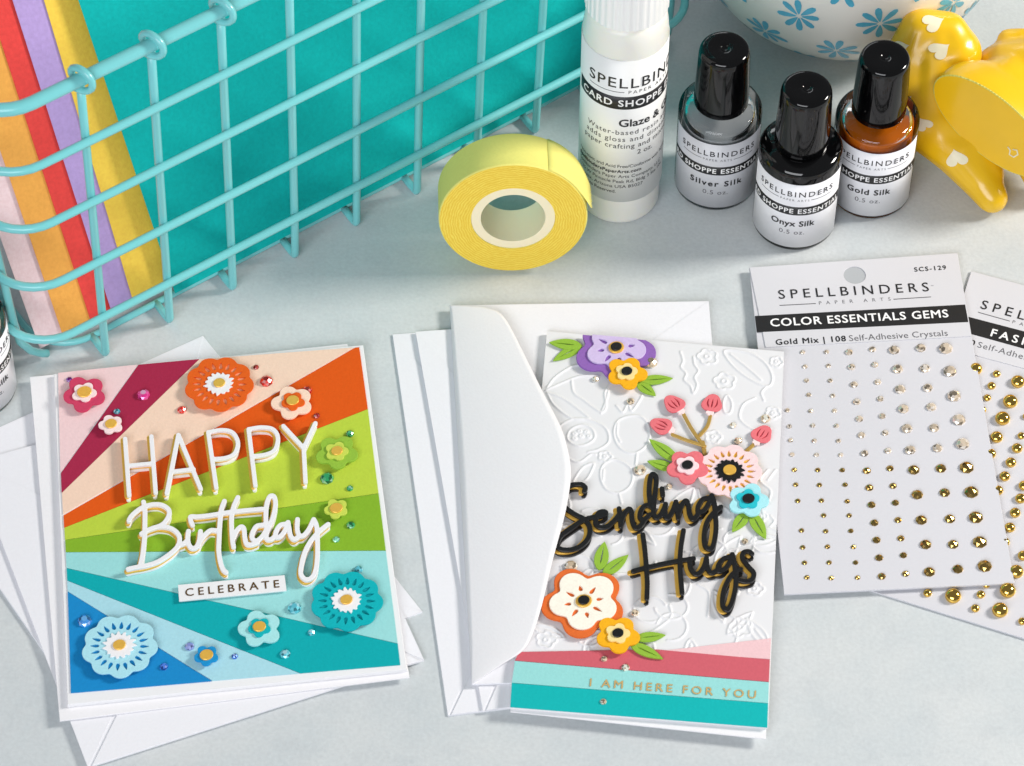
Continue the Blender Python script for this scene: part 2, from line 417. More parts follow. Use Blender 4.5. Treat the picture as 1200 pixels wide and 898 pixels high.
# ------------------------------------------------------------------ roll of tape
TAPY = mat("tape_paper", S(236, 226, 122), .85, speck=.04, bump=.15)
tsm = mat("tape_side", S(238, 205, 62), .7); nt = tsm.node_tree; b = nt.nodes["Principled BSDF"]; tc = nt.nodes.new("ShaderNodeTexCoord")
wv = nt.nodes.new("ShaderNodeTexWave"); wv.wave_type = 'RINGS'; wv.rings_direction = 'Y'; wv.inputs["Scale"].default_value = 340; wv.inputs["Distortion"].default_value = 6.0; wv.inputs["Detail"].default_value = 3
nz = nt.nodes.new("ShaderNodeTexNoise"); nz.inputs["Scale"].default_value = 500; nz.inputs["Detail"].default_value = 4
mp = nt.nodes.new("ShaderNodeMapping"); mp.inputs["Location"].default_value = (0, 0, -2.62 * CM); nt.links.new(tc.outputs["Object"], mp.inputs["Vector"]); nt.links.new(mp.outputs[0], wv.inputs["Vector"]); nt.links.new(tc.outputs["Object"], nz.inputs["Vector"])
ad = nt.nodes.new("ShaderNodeMath"); ad.operation = 'MULTIPLY'; nt.links.new(wv.outputs["Fac"], ad.inputs[0]); nt.links.new(nz.outputs["Fac"], ad.inputs[1])
rp = nt.nodes.new("ShaderNodeValToRGB"); rp.color_ramp.elements[0].color = (*S(240, 200, 56), 1); rp.color_ramp.elements[1].color = (*S(254, 226, 92), 1); rp.color_ramp.elements[1].position = .55
nt.links.new(ad.outputs[0], rp.inputs[0]); nt.links.new(rp.outputs[0], b.inputs["Base Color"])
bu = nt.nodes.new("ShaderNodeBump"); bu.inputs["Strength"].default_value = .2; bu.inputs["Distance"].default_value = .0004; nt.links.new(ad.outputs[0], bu.inputs["Height"]); nt.links.new(bu.outputs["Normal"], b.inputs["Normal"])
TR, TW, TCI, TCO = 2.62, 1.62, 1.14, 1.48
tcn = P3(601, 321, 0)
tape = thing("tape_roll", "roll of yellow paper tape standing on its edge, white core facing front", "tape roll", tcn)
lean = math.radians(5.0); az = math.radians(2.0)
def tape_pt(r, a, d):                                   # d: distance behind the front face
    x, y, z = r * math.cos(a), d, r * math.sin(a) + TR
    y2 = y * math.cos(lean) + z * math.sin(lean); z2 = z * math.cos(lean) - y * math.sin(lean) + TW * math.sin(lean)
    return np.array([tcn[0] + x * math.cos(az) - y2 * math.sin(az), tcn[1] + x * math.sin(az) + y2 * math.cos(az), z2])
def tape_ring(name, prof, mats, seg=96):
    V, F, mi = [], [], []; n = len(prof)
    for k in range(seg):
        a = 2 * math.pi * k / seg
        for r, d in prof: V.append(tape_pt(r, a, d))
    for k in range(seg):
        l = (k + 1) % seg
        for i in range(n):
            j = (i + 1) % n; F.append((k * n + i, l * n + i, l * n + j, k * n + j)); mi.append(i)
    o = mesh(name, V, F, mats[0], tape, smooth=True)
    for m in mats[1:]: o.data.materials.append(m)
    return o, mi
o, mi = tape_ring("tape_winding", [(TCO, 0), (TR - .04, 0), (TR, .05), (TR, TW - .05), (TR - .04, TW), (TCO, TW)], [TAPY, tsm])
o.data.polygons.foreach_set("material_index", [1 if i in (0, 4) else 0 for i in mi]); recalc(o)
bm = bmesh.new(); bm.from_mesh(o.data)
for e in bm.edges:
    if len(e.link_faces) == 2 and e.calc_face_angle(0) > .5: e.smooth = False
bm.to_mesh(o.data); bm.free()
o, mi = tape_ring("core", [(TCI, .03), (TCO - .005, .03), (TCO - .005, TW - .03), (TCI, TW - .03)], [mat("core_plastic", S(255, 240, 205), .4, Subsurface_Weight=.3, Subsurface_Radius=(.006, .005, .003))]); recalc(o)
bm = bmesh.new(); bm.from_mesh(o.data)
for e in bm.edges:
    if len(e.link_faces) == 2 and e.calc_face_angle(0) > .5: e.smooth = False
bm.to_mesh(o.data); bm.free()
V, F = [], []; ne = 9                                   # loose end, cut with a zigzag
for i in range(11):
    a = math.radians(62 - 6.2 * i); lift = .012 + .14 * max(0, (i - 6) / 4) ** 2
    for j in range(ne):
        zz = (.07 * (j % 2) if i == 10 else 0); da = math.radians(4.5 * (1 - j / (ne - 1))) * (i / 10.0)
        V.append(tape_pt(TR + lift + zz * .4, a - zz * .55 + da * 2.0, .02 + (TW - .04) * j / (ne - 1)))
for i in range(10):
    for j in range(ne - 1): k = i * ne + j; F.append((k, k + 1, k + ne + 1, k + ne))
o = mesh("tape_end", V, F, TAPY, tape, smooth=True); sm = o.modifiers.new("thickness", 'SOLIDIFY'); sm.thickness = .00012

# ------------------------------------------------------------------ bottles
def rounded(pr, k=5):                                   # round off marked profile corners: (r, z, radius)
    out = []
    for i, q in enumerate(pr):
        if len(q) == 2 or q[2] == 0 or i in (0, len(pr) - 1): out.append((q[0], q[1])); continue
        p = np.array(q[:2]); a = np.array(pr[i - 1][:2]) - p; b_ = np.array(pr[i + 1][:2]) - p; R = q[2]
        a = p + a / np.linalg.norm(a) * min(R, np.linalg.norm(a) * .5); b_ = p + b_ / np.linalg.norm(b_) * min(R, np.linalg.norm(b_) * .5)
        for t in np.linspace(0, 1, k): out.append(tuple((1 - t) ** 2 * a + 2 * t * (1 - t) * p + t * t * b_))
    return out
def clear(name, tint, edge, gloss=1.0, diff=0.0, dcol=(1, 1, 1), ior=1.5):     # thin clear wall: tinted transparency, darker at grazing angles, with a glossy skin
    m = bpy.data.materials.new(name); m.use_nodes = True; nt = m.node_tree; nt.nodes.remove(nt.nodes["Principled BSDF"]); out = nt.nodes["Material Output"]
    lw = nt.nodes.new("ShaderNodeLayerWeight"); lw.inputs["Blend"].default_value = .35
    mx = nt.nodes.new("ShaderNodeMix"); mx.data_type = 'RGBA'; mx.inputs[6].default_value = (*tint, 1); mx.inputs[7].default_value = (*edge, 1)
    pw = nt.nodes.new("ShaderNodeMath"); pw.operation = 'POWER'; pw.inputs[1].default_value = 2.0; nt.links.new(lw.outputs["Facing"], pw.inputs[0]); nt.links.new(pw.outputs[0], mx.inputs[0])
    tr = nt.nodes.new("ShaderNodeBsdfTransparent"); nt.links.new(mx.outputs[2], tr.inputs[0])
    df = nt.nodes.new("ShaderNodeBsdfDiffuse"); df.inputs[0].default_value = (*dcol, 1)
    a = nt.nodes.new("ShaderNodeMixShader"); a.inputs[0].default_value = diff; nt.links.new(tr.outputs[0], a.inputs[1]); nt.links.new(df.outputs[0], a.inputs[2])
    gl = nt.nodes.new("ShaderNodeBsdfGlossy"); gl.inputs["Roughness"].default_value = .03
    fr = nt.nodes.new("ShaderNodeFresnel"); fr.inputs[0].default_value = ior
    b = nt.nodes.new("ShaderNodeMixShader"); nt.links.new(fr.outputs[0], b.inputs[0]); nt.links.new(a.outputs[0], b.inputs[1]); nt.links.new(gl.outputs[0], b.inputs[2])
    nt.links.new(b.outputs[0], out.inputs[0]); return m
GLASS = clear("clear_glass", (.97, .98, .98), (.90, .94, .94), ior=1.33)
LABELW = mat("label_white", S(236, 236, 240), .4, Coat_Weight=.15)
LABELS = mat("label_silver", S(206, 207, 212), .42, Coat_Weight=.15)
WHINK = mat("ink_white", S(245, 245, 245), .5)
GREYINK = mat("ink_grey", S(96, 96, 100), .5)
def polish(px, label, liq, words, lab, az_off=0.0, glassm=GLASS, zliq=3.55):
    c = P3(*px, 0); r = 1.5; az = math.atan2(CAM[1] - c[1], CAM[0] - c[0]) + az_off
    t = thing("polish_bottle", label, "bottle", c, "small glass bottles with black caps")
    lathe("glass_bottle", rounded([(0, .0), (r - .08, .0, .16), (r, .12, .1), (r, 4.15, .28), (.95, 4.27, .1), (.78, 4.31, .05), (.78, 4.6), (.55, 4.6), (.55, 4.15, .1), (r - .22, 3.95, .2), (r - .2, .5, .3), (0, .42)]), c, glassm, t, 72)
    lathe("liquid", rounded([(0, .40), (r - .19, .44, .3), (r - .185, zliq, .1), (0, zliq)]), c, liq, t, 64)
    lathe("cap", rounded([(0, 4.28), (.90, 4.28), (.98, 4.34, .08), (.965, 5.3, .2), (.90, 7.04, .32), (.62, 7.08, .1), (.20, 7.06, .1), (.10, 6.99, .05), (0, 6.98)], 6), c, BLACKCAP, t, 64)
    lathe("brush_stem", [(0, .9), (.16, .9), (.22, 4.25), (0, 4.25)], c, BLACKP, t, 16)
    rl = r + .004
    lb = cyl_patch("paper_label", c, rl, .26, 3.62, az - 1.32, az + 1.32, lab, t, 72)
    rt = rl + .018
    text_cyl("maker_lettering", "SPELLBINDERS", c, rt, az, 2.95, 3.0, .255, INK, lb, .004)
    text_cyl("maker_lettering", "PAPER ARTS", c, rt, az, 1.05, 2.76, .10, GREYINK, lb)
    for s_ in (-1, 1): cyl_patch("rule_line", c, rl + .012, 2.80, 2.825, az + s_ * .66 - .27, az + s_ * .66 + .27, GREYINK, lb, 8, .004)
    cyl_patch("black_band", c, rl + .012, 2.02, 2.46, az - 1.31, az + 1.31, INK, lb, 64, .006)
    text_cyl("band_lettering", "RD SHOPPE ESSENTIAL", c, rt + .008, az, 3.75, 2.13, .225, WHINK, lb, .022)
    text_cyl("name_lettering", words, c, rt, az, .178 * len(words), 1.42, .27, INK, lb, .026)
    text_cyl("size_lettering", "0.5 oz.", c, rt, az, .92, .98, .215, GREYINK, lb)
    return t
polish((838, 212), "clear glass bottle with silver grey label reading Silver Silk", clear("silver_liquid", (.62, .64, .66), (.30, .36, .38), diff=.55, dcol=S(212, 214, 217), ior=1.3), "Silver Silk", LABELS, .02, zliq=3.55)
polish((930, 258), "black bottle with white label reading Onyx Silk, nearest of the three bottles", mat("black_liquid", S(8, 8, 9), .2), "Onyx Silk", LABELW, -.02, mat("smoked_glass", S(6, 6, 7), .05), zliq=3.9)
polish((1018, 222), "amber bottle with white label reading Gold Silk, right of the black bottle", clear("amber_liquid", (.95, .46, .07), (.85, .30, .04), diff=.52, dcol=S(250, 128, 22), ior=1.33), "Gold Silk", LABELW, .0, zliq=3.8)
polish((-31, 456), "clear bottle with white label cut off by the left edge, beside the envelopes", mat("pale_liquid", S(222, 216, 196), .3, Metallic=.2), "Gold Silk", LABELW, .42, zliq=3.6)

gc = P3(725, 228.5, 0); az = math.atan2(CAM[1] - gc[1], CAM[0] - gc[0])
gb = thing("glaze_bottle", "tall milky plastic squeeze bottle with ribbed cap and printed white label", "bottle", gc)
MILK = mat("milky_plastic", S(247, 245, 236), .32, Subsurface_Weight=.55, Subsurface_Radius=(.012, .010, .006), Transmission_Weight=.12)
lathe("bottle_body", rounded([(0, 0), (1.35, 0, .15), (1.45, .18, .1), (1.5, 8.95, .6), (1.4, 9.7, .35), (1.24, 9.9, .1), (1.24, 10.3), (0, 10.3)]), gc, MILK, gb, 72)
V, F = [], []; NR = 144; capp = [(1.22, 10.1), (1.43, 10.1), (1.43, 12.3), (1.3, 12.5), (0, 12.52)]
for k in range(NR):
    a = 2 * math.pi * k / NR; rb = .022 * (1 if k % 4 < 2 else 0)
    for i, (r, z) in enumerate(capp): rr = r + (rb if i in (1, 2) else 0); V.append((gc[0] + rr * math.cos(a), gc[1] + rr * math.sin(a), z))
for k in range(NR):
    l = (k + 1) % NR
    for i in range(4): F.append((k * 5 + i, l * 5 + i, l * 5 + i + 1, k * 5 + i + 1))
recalc(mesh("ribbed_cap", V, F, mat("cap_plastic", S(240, 240, 238), .3, Subsurface_Weight=.3, Subsurface_Radius=(.01, .01, .01)), gb))
rl = 1.505
lb = cyl_patch("printed_label", gc, rl, 1.35, 8.7, az - 2.6, az + 2.6, mat("label_clear_white", S(238, 238, 236), .35), gb, 80)
rt = rl + .018; az += .70
def gtext(nm, s, z, h, L, m=INK, off=0.0, sh=0.0): text_cyl(nm, s, gc, rt, az + sh, L, z, h, m, lb, off)
gtext("maker_lettering", "SPELLBINDERS", 7.35, .48, 5.0, INK, .006, .06)
gtext("maker_lettering", "PAPER ARTS", 7.06, .16, 1.75)
for s_ in (-1, 1): cyl_patch("rule_line", gc, rl + .012, 7.12, 7.15, az + s_ * 1.12 - .45, az + s_ * 1.12 + .45, GREYINK, lb, 10, .004)
cyl_patch("black_band", gc, rl + .012, 6.26, 6.90, az - 2.0, az + 1.5, INK, lb, 64, .006)
text_cyl("band_lettering", "CARD SHOPPE ESSENTIALS", gc, rt + .008, az + .20, 6.1, 6.43, .31, WHINK, lb, .022)
gtext("name_lettering", "Glaze & Glue", 5.38, .36, 2.75, INK, .022, .14)
for i, (t_, L) in enumerate((("Water-based resin adhesive", 4.3), ("adds gloss and dimension to", 4.4), ("paper crafting and mixed media", 4.6))):
    gtext("body_lettering", t_, 4.95 - .36 * i, .23, L, INK, 0, -.18)
gtext("size_lettering", "2 oz.", 3.85, .23, .62, INK, 0, -.1)
for i, (t_, L) in enumerate((("Non-toxic and Acid Free/Conforms with ASTM", 4.0), ("SpellbindersPaperArts.com", 2.6), ("Spellbinders Paper Arts Company, LLC", 3.6), ("1125 W Pinnacle Peak Rd, Bldg 3 Ste 106", 3.7), ("Phoenix, Arizona USA 85027", 2.7), ("All Rights Reserved.", 1.7))):
    text_cyl("body_lettering", t_, gc, rt, az - .70 + L / 2 / rl - 1.2, L, 3.2 - .27 * i, .155, INK, lb, .02 if i == 1 else 0)

# ------------------------------------------------------------------ bowl
bc = P3(985, -12, 0)
bowl = thing("ceramic_bowl", "white ceramic bowl painted with blue daisy flowers, behind the bottles", "bowl", bc)
bprof = [(0, .0), (2.6, 0), (2.9, .08), (3.4, .25), (4.3, .75), (5.1, 1.55), (5.7, 2.7), (6.05, 4.0), (6.2, 5.4), (6.25, 6.3), (6.18, 6.42), (6.08, 6.3), (5.9, 4.2), (5.4, 2.6), (4.4, 1.3), (3, .65), (0, .5)]
bsm = smooth_line(np.array(bprof[1:11]), 6); CER = mat("glazed_white", S(240, 237, 229), .28, Coat_Weight=.4, Coat_Roughness=.1)
lathe("bowl_body", [bprof[0]] + [tuple(q) for q in bsm] + bprof[11:], bc, CER, bowl, 96)
arc = np.concatenate([[0], np.cumsum(np.linalg.norm(np.diff(bsm, axis=0), axis=1))])
def bowl_pt(a, s, off=.012):
    r = np.interp(s, arc, bsm[:, 0]); z = np.interp(s, arc, bsm[:, 1]); e = .05
    dr = np.interp(s + e, arc, bsm[:, 0]) - r; dz = np.interp(s + e, arc, bsm[:, 1]) - z; n = math.hypot(dr, dz) or 1
    r += off * dz / n; z -= off * dr / n
    return (bc[0] + r * math.cos(a), bc[1] + r * math.sin(a), z), r
V, F = [], []
fa = -math.pi / 2
for row, (s, shift) in enumerate(((.55, .0), (2.35, .0), (4.25, .5), (6.2, .0), (8.0, .5))):
    nf = 13
    for k in range(nf):
        a0 = fa + (k + shift) * 2 * math.pi / nf + .13; rr = bowl_pt(a0, s)[1]
        for p_ in range(8):
            th = p_ * math.pi / 4 + rng.uniform(-.1, .1) + row * .3; L = (.80 if row else .6) * rng.uniform(.85, 1.1); Wd = .165
            base = len(V); N = 10; ring = []
            for i in range(N):
                b_ = 2 * math.pi * i / N; x = .08 + L * (.5 - .5 * math.cos(b_)); y = Wd * math.sin(b_) * (.75 - .4 * math.cos(b_))
                ring.append((x * math.cos(th) - y * math.sin(th), x * math.sin(th) + y * math.cos(th)))
            mid = (.08 + L * .55); V.append(bowl_pt(a0 + mid * math.cos(th) / rr, s + mid * math.sin(th), .02)[0])
            for x, y in ring: V.append(bowl_pt(a0 + x / rr, s + y, .016)[0])
            F += [(base, base + 1 + i, base + 1 + (i + 1) % N) for i in range(N)]
recalc(mesh("painted_flowers", V, F, mat("blue_glaze", S(84, 178, 208), .3, Coat_Weight=.3, speck=.25, scale=250), bowl, smooth=True))

# ------------------------------------------------------------------ yellow stone figurine
fo = P3(1130, 190, 0)
fig = thing("stone_figurine", "polished yellow stone animal figurine painted with white hearts", "figurine", fo)
YEL = mat("yellow_stone", S(238, 190, 22), .27, speck=.10, scale=60, Coat_Weight=.25, Coat_Roughness=.12)
def ellip(bm, c, rad, rot=(0, 0, 0)):
    mt = Matrix.Translation(Vector(c)) @ Matrix.Rotation(rot[2], 4, 'Z') @ Matrix.Rotation(rot[1], 4, 'Y') @ Matrix.Rotation(rot[0], 4, 'X') @ Matrix.Diagonal((*rad, 1))
    bmesh.ops.create_icosphere(bm, subdivisions=4, radius=1.0, matrix=mt)
def chain(bm, pts, radii, n=14):
    pts = [np.array(p) for p in pts]
    for i in range(len(pts) - 1):
        for t in np.linspace(0, 1, n):
            p = pts[i] * (1 - t) + pts[i + 1] * t; r = radii[i] * (1 - t) + radii[i + 1] * t
            ellip2(bm, p, r)
def ellip2(bm, p, r): bmesh.ops.create_icosphere(bm, subdivisions=2, radius=r, matrix=Matrix.Translation(Vector(p)))
bm = bmesh.new()
for (x0_, y0_, za, ra_), (x1_, y1_, zb_, rb_) in ((((1078, 34, 4.4, .78)), (1110, 38, 4.2, .80)), ((1070, 60, 3.6, .95), (1120, 62, 3.7, 1.0)), ((1062, 90, 2.9, 1.0), (1108, 92, 2.9, 1.05)), ((1066, 120, 2.3, 1.05), (1104, 122, 2.3, 1.05)), ((1074, 145, 1.9, 1.0), (1110, 150, 1.8, 1.0))):
    chain(bm, [P3(x0_, y0_, za), P3(x1_, y1_, zb_)], [ra_, rb_])
chain(bm, [P3(1078, 34, 4.4), P3(1070, 60, 3.6), P3(1062, 90, 2.9), P3(1066, 120, 2.3), P3(1074, 145, 1.9)], [.78, .95, 1.0, 1.05, 1.0])
chain(bm, [P3(1094, 36, 4.3), P3(1095, 90, 2.95), P3(1092, 145, 1.9)], [.8, 1.15, 1.1])
chain(bm, [P3(1110, 38, 4.2), P3(1120, 62, 3.7), P3(1108, 92, 2.9), P3(1104, 122, 2.3), P3(1110, 150, 1.8)], [.8, .95, 1.05, 1.05, 1.0])
chain(bm, [P3(1090, 150, 1.8), P3(1124, 178, 1.6), P3(1150, 212, .9), P3(1163, 232, .62)], [1.0, .95, .74, .60])   # leg to the front
chain(bm, [P3(1105, 150, 1.9), P3(1135, 172, 1.7), P3(1156, 205, .95)], [1.1, .95, .7])
chain(bm, [P3(1212, 188, 1.6), P3(1222, 216, .7)], [.75, .6])            # next leg, mostly out of frame
fb = bmesh.new()
fp = [P3(1094, 114, 3.7), P3(1150, 95, 5.2), P3(1192, 190, 2.5)]         # the flat polished face cut across the head
fn = np.cross(fp[1] - fp[0], fp[2] - fp[0]); fn /= np.linalg.norm(fn)
if fn @ (CAM - fp[0]) < 0: fn = -fn
def on_plane(px, py): d = ray(px, py); return CAM + d * ((fp[0] - CAM) @ fn / (d @ fn))
fc = on_plane(1144, 134); ax = on_plane(1212, 192) - fc; ax /= np.linalg.norm(ax); ay = np.cross(fn, ax)
La = np.linalg.norm(on_plane(1092, 106) - fc); Lb = abs((on_plane(1146, 93) - fc) @ ay) * .93
mt = Matrix.Identity(4)
for i_ in range(3):
    mt[i_][0] = ax[i_] * (La + .75); mt[i_][1] = ay[i_] * (Lb + .12); mt[i_][2] = fn[i_] * 2.5; mt[i_][3] = (fc + ax * .68 - fn * .35)[i_]
bmesh.ops.create_icosphere(fb, subdivisions=5, radius=1.0, matrix=mt)
chain(fb, [fc - fn * 2.1 + ax * .2, fc - fn * 2.1 + ax * 3.0 + np.array([0, 0, .4])], [1.2, 1.4])
chain(fb, [P3(1152, 100, 2.5), P3(1186, 92, 2.8), P3(1225, 92, 3.0)], [.95, 1.5, 1.6])
chain(fb, [P3(1181, 46, 3.6), P3(1200, 48, 3.6)], [.42, .5])             # ear
meb = bpy.data.meshes.new("tmp"); fb.to_mesh(meb)
ob = bpy.data.objects.new("tmp", meb); C_.objects.link(ob)
rm = ob.modifiers.new("r", 'REMESH'); rm.mode = 'VOXEL'; rm.voxel_size = .13
sm = ob.modifiers.new("s", 'SMOOTH'); sm.iterations = 8; sm.factor = .5
bpy.context.view_layer.update(); dg = bpy.context.evaluated_depsgraph_get(); me2 = bpy.data.meshes.new_from_object(ob.evaluated_get(dg)); bpy.data.objects.remove(ob)
fb2 = bmesh.new(); fb2.from_mesh(me2)
bmesh.ops.bisect_plane(fb2, geom=fb2.verts[:] + fb2.edges[:] + fb2.faces[:], plane_co=Vector(fp[0]), plane_no=Vector(fn), clear_outer=True, dist=1e-5)
bmesh.ops.holes_fill(fb2, edges=[e for e in fb2.edges if e.is_boundary], sides=0)
bmesh.ops.triangulate(fb2, faces=[f for f in fb2.faces if len(f.verts) > 4])
meb = bpy.data.meshes.new("tmp2"); bm.to_mesh(meb); ob = bpy.data.objects.new("tmp2", meb); C_.objects.link(ob)
rm = ob.modifiers.new("r", 'REMESH'); rm.mode = 'VOXEL'; rm.voxel_size = .075
sm = ob.modifiers.new("s", 'SMOOTH'); sm.iterations = 28; sm.factor = .5
bpy.context.view_layer.update(); dg = bpy.context.evaluated_depsgraph_get(); me2 = bpy.data.meshes.new_from_object(ob.evaluated_get(dg)); bpy.data.objects.remove(ob)
vv = np.array([v.co[:] for v in me2.vertices]); ff = [tuple(p.vertices) for p in me2.polygons]
mesh("stone_body", vv, ff, YEL, fig, smooth=True)
hv = [v.co.copy() for v in fb2.verts]; fb2.verts.index_update(); hf_ = [tuple(v.index for v in f.verts) for f in fb2.faces]
hd = mesh("stone_head", [tuple(v) for v in hv], hf_, YEL, fig, smooth=True)
hb = bmesh.new(); hb.from_mesh(hd.data)
for e in hb.edges:
    if len(e.link_faces) == 2 and e.calc_face_angle(0) > .45: e.smooth = False
hb.to_mesh(hd.data); hb.free()
bvh = BVHTree.FromPolygons([Vector(v) for v in vv] + hv, ff + [tuple(len(vv) + k for k in f) for f in hf_])
HW = mat("white_paint", S(240, 232, 200), .45, speck=.12, scale=300)
def on_fig(px, py, off):
    d = Vector(ray(px, py)).normalized(); h = bvh.ray_cast(Vector(CAM), d)
    return None if h[0] is None else np.array(h[0] + h[1] * off)
def heart(cx, cy, size, rot, sx=1.0):
    ring = []
    for i in range(28):
        t = 2 * math.pi * i / 28; x = 16 * math.sin(t) ** 3 / 16 * sx; y = (13 * math.cos(t) - 5 * math.cos(2 * t) - 2 * math.cos(3 * t) - math.cos(4 * t)) / 15
        ring.append((cx + size * (x * math.cos(rot) + y * math.sin(rot)), cy - size * (-x * math.sin(rot) + y * math.cos(rot)) * .8))
    V = [on_fig(cx, cy, .02)]; F = []
    for f in (.5, 1.0):
        for x, y in ring: V.append(on_fig(cx + (x - cx) * f, cy + (y - cy) * f, .018))
    if any(v is None for v in V): return
    for i in range(28):
        j = (i + 1) % 28; F.append((0, 1 + i, 1 + j)); F.append((1 + i, 29 + i, 29 + j, 1 + j))
    recalc(mesh("painted_heart", V, F, HW, fig, smooth=True))
for h in ((1093, 27, 13, -2.0), (1101, 59, 13, -2.2), (1083, 146, 10, 2.6), (1121, 186, 13, 2.9), (1056, 55, 9, -1.8), (1062, 118, 8, -2.4)): heart(*h)
# lit rim of the flat face, painted as a pale highlight, and a small scratched mark on it
loop = []
for e in [e for e in fb2.edges if len(e.link_faces) == 2 and abs(Vector(fn) @ (e.verts[0].co - Vector(fp[0]))) < .004 and abs(Vector(fn) @ (e.verts[1].co - Vector(fp[0]))) < .004 and max(abs(f.normal @ Vector(fn)) for f in e.link_faces) > .99 and min(abs(f.normal @ Vector(fn)) for f in e.link_faces) < .985]:
    loop.append((e.verts[0].co.copy(), e.verts[1].co.copy()))
V, F = [], []
for a, b_ in loop: tube_geo([np.array(a) + fn * -.03, np.array(b_) + fn * -.03], .035, 6, False, V, F)
if V: recalc(mesh("cut_edge_highlight", V, F, mat("rim_highlight", S(214, 205, 96), .5), fig, smooth=True))
mk = [on_fig(*p, .01) for p in [(1181, 172), (1184, 176), (1183, 181), (1188, 184), (1193, 181), (1192, 176), (1187, 175)]]
if all(q is not None for q in mk): tube("scratched_mark", mk, .03, HW, fig, 6)

# ------------------------------------------------------------------ envelopes
def envelope(name, pts, z, label, group, th=.09):
    q = quad(pts, z + th); c = q.mean(0)
    t = thing(name, label, "envelope", (c[0], c[1], z), group)
    flat("envelope_back", [q], z, z + th * .55, WHITE2, t, .012)
    # folded flaps of the pocket, lying on the back sheet
    A, B, Cc, D = q; ctr = c; ins = .004
    side1 = np.array([A, A * .42 + ctr * .58 + (D - A) * .02, D * .42 + ctr * .58 - (D - A) * .02, D]); side2 = np.array([B, B * .42 + ctr * .58, Cc * .42 + ctr * .58, Cc])
    flat("side_flap", [side1], z + th * .58, z + th * .72, WHITE2, t); flat("side_flap", [side2], z + th * .58, z + th * .72, WHITE2, t)
    bot = np.array([D + (Cc - D) * .012, ctr * .86 + D * .14, ctr * .86 + Cc * .14, Cc + (D - Cc) * .012])
    flat("bottom_flap", [bot], z + th * .75, z + th, WHITE2, t, .01)
    return t
EGL = "white envelopes under the birthday card"; EGR = "white envelopes under the hugs card"
envelope("envelope", [(238, 393), (495, 716), (122, 866), (-100, 545)], 0.0, "lower white envelope under the birthday card, its corner showing above the card", EGL)
envelope("envelope", [(-34, 541), (343, 436), (497, 773), (103, 899)], 0.105, "upper white envelope under the birthday card, cut by the bottom of the photo", EGL)
envelope("envelope", [(460, 391), (766, 372), (838, 800), (525, 838)], 0.0, "leftmost and lowest of the three white envelopes under the hugs card", EGR)
envelope("envelope", [(487, 388), (792, 366), (866, 790), (566, 833)], 0.105, "middle one of the three white envelopes under the hugs card", EGR)
ez = .21; q = quad([(527, 358), (830, 353), (866, 792), (553, 802)], ez + .06); c = q.mean(0)
e1 = thing("envelope", "white envelope with its curved flap open over the left side of the hugs card", "envelope", (c[0], c[1], ez), EGR)
flat("envelope_back", [q], ez, ez + .06, WHITE2, e1, .012)
flat("pocket_flap", [np.array([P2(830.5, 353.6, ez + .08), P2(866, 791, ez + .08), P2(700, 640, ez + .08), P2(760, 402, ez + .08)])], ez + .063, ez + .10, WHITE2, e1, .006)
edge = smooth_line([(527.5, 358.5), (548, 359), (570, 361), (587, 368), (600, 387), (620, 427), (640, 467), (657, 500), (665.5, 527), (669, 552), (667, 576), (661, 607), (652, 640), (646, 663), (634, 713), (623, 746), (611, 764), (586, 780), (553.5, 801.5)], 4)
V, F = [], []; NT = 16; ra = (553 - 527) / (802 - 358)
for i, (ex, ey) in enumerate(edge):
    f = i / (len(edge) - 1); ly = 358.5 + (ey - 358.5) * 1.0; lx = 527 + (ly - 358.5) * ra
    L3 = P3(lx, ly, ez + .075); ext = max(0, ex - lx) / 140; ze = ez + .08 + .66 * min(1, ext) ** .9
    E3 = P3(ex, ey, ze)
    for k in range(NT + 1):
        t = k / NT; p = L3 * (1 - t) + E3 * t; p[2] = L3[2] + (ze - L3[2]) * (.5 * t + .5 * (1 - (1 - t) ** 2))
        V.append(p)
for i in range(len(edge) - 1):
    for k in range(NT): a = i * (NT + 1) + k; F.append((a, a + 1, a + NT + 2, a + NT + 1))
o = recalc(mesh("open_flap", V, F, WHITE, e1, smooth=True)); sm = o.modifiers.new("thickness", 'SOLIDIFY'); sm.thickness = .0002

# ------------------------------------------------------------------ card ornaments
def gem_mesh(name, pointed):
    V, F = [], []; n = 8
    rings = [(1, 0), (1, .14), (.80, .52), (.42, .82)] if not pointed else [(1, 0), (1, .14), (.66, .58), (.0, .92)]
    for j, (r, z) in enumerate(rings):
        if r == 0: V.append((0, 0, z)); continue
        for k in range(n): a = 2 * math.pi * (k + .5 * (j > 1)) / n; V.append((r * math.cos(a), r * math.sin(a), z))
    for k in range(n):
        l = (k + 1) % n; F.append((k, l, n + l, n + k))
        F += [(n + k, n + l, 2 * n + k), (n + l, 2 * n + l, 2 * n + k)]
        if pointed: F.append((2 * n + k, 2 * n + l, 3 * n))
        else: F += [(2 * n + k, 2 * n + l, 3 * n + k), (2 * n + l, 3 * n + l, 3 * n + k)]
    if not pointed: F.append(tuple(3 * n + k for k in range(n)))
    F.append(tuple(range(n))[::-1])
    me = bpy.data.meshes.new(name); me.from_pydata([(x * CM, y * CM, z * CM) for x, y, z in V], [], F); me.update(); return me
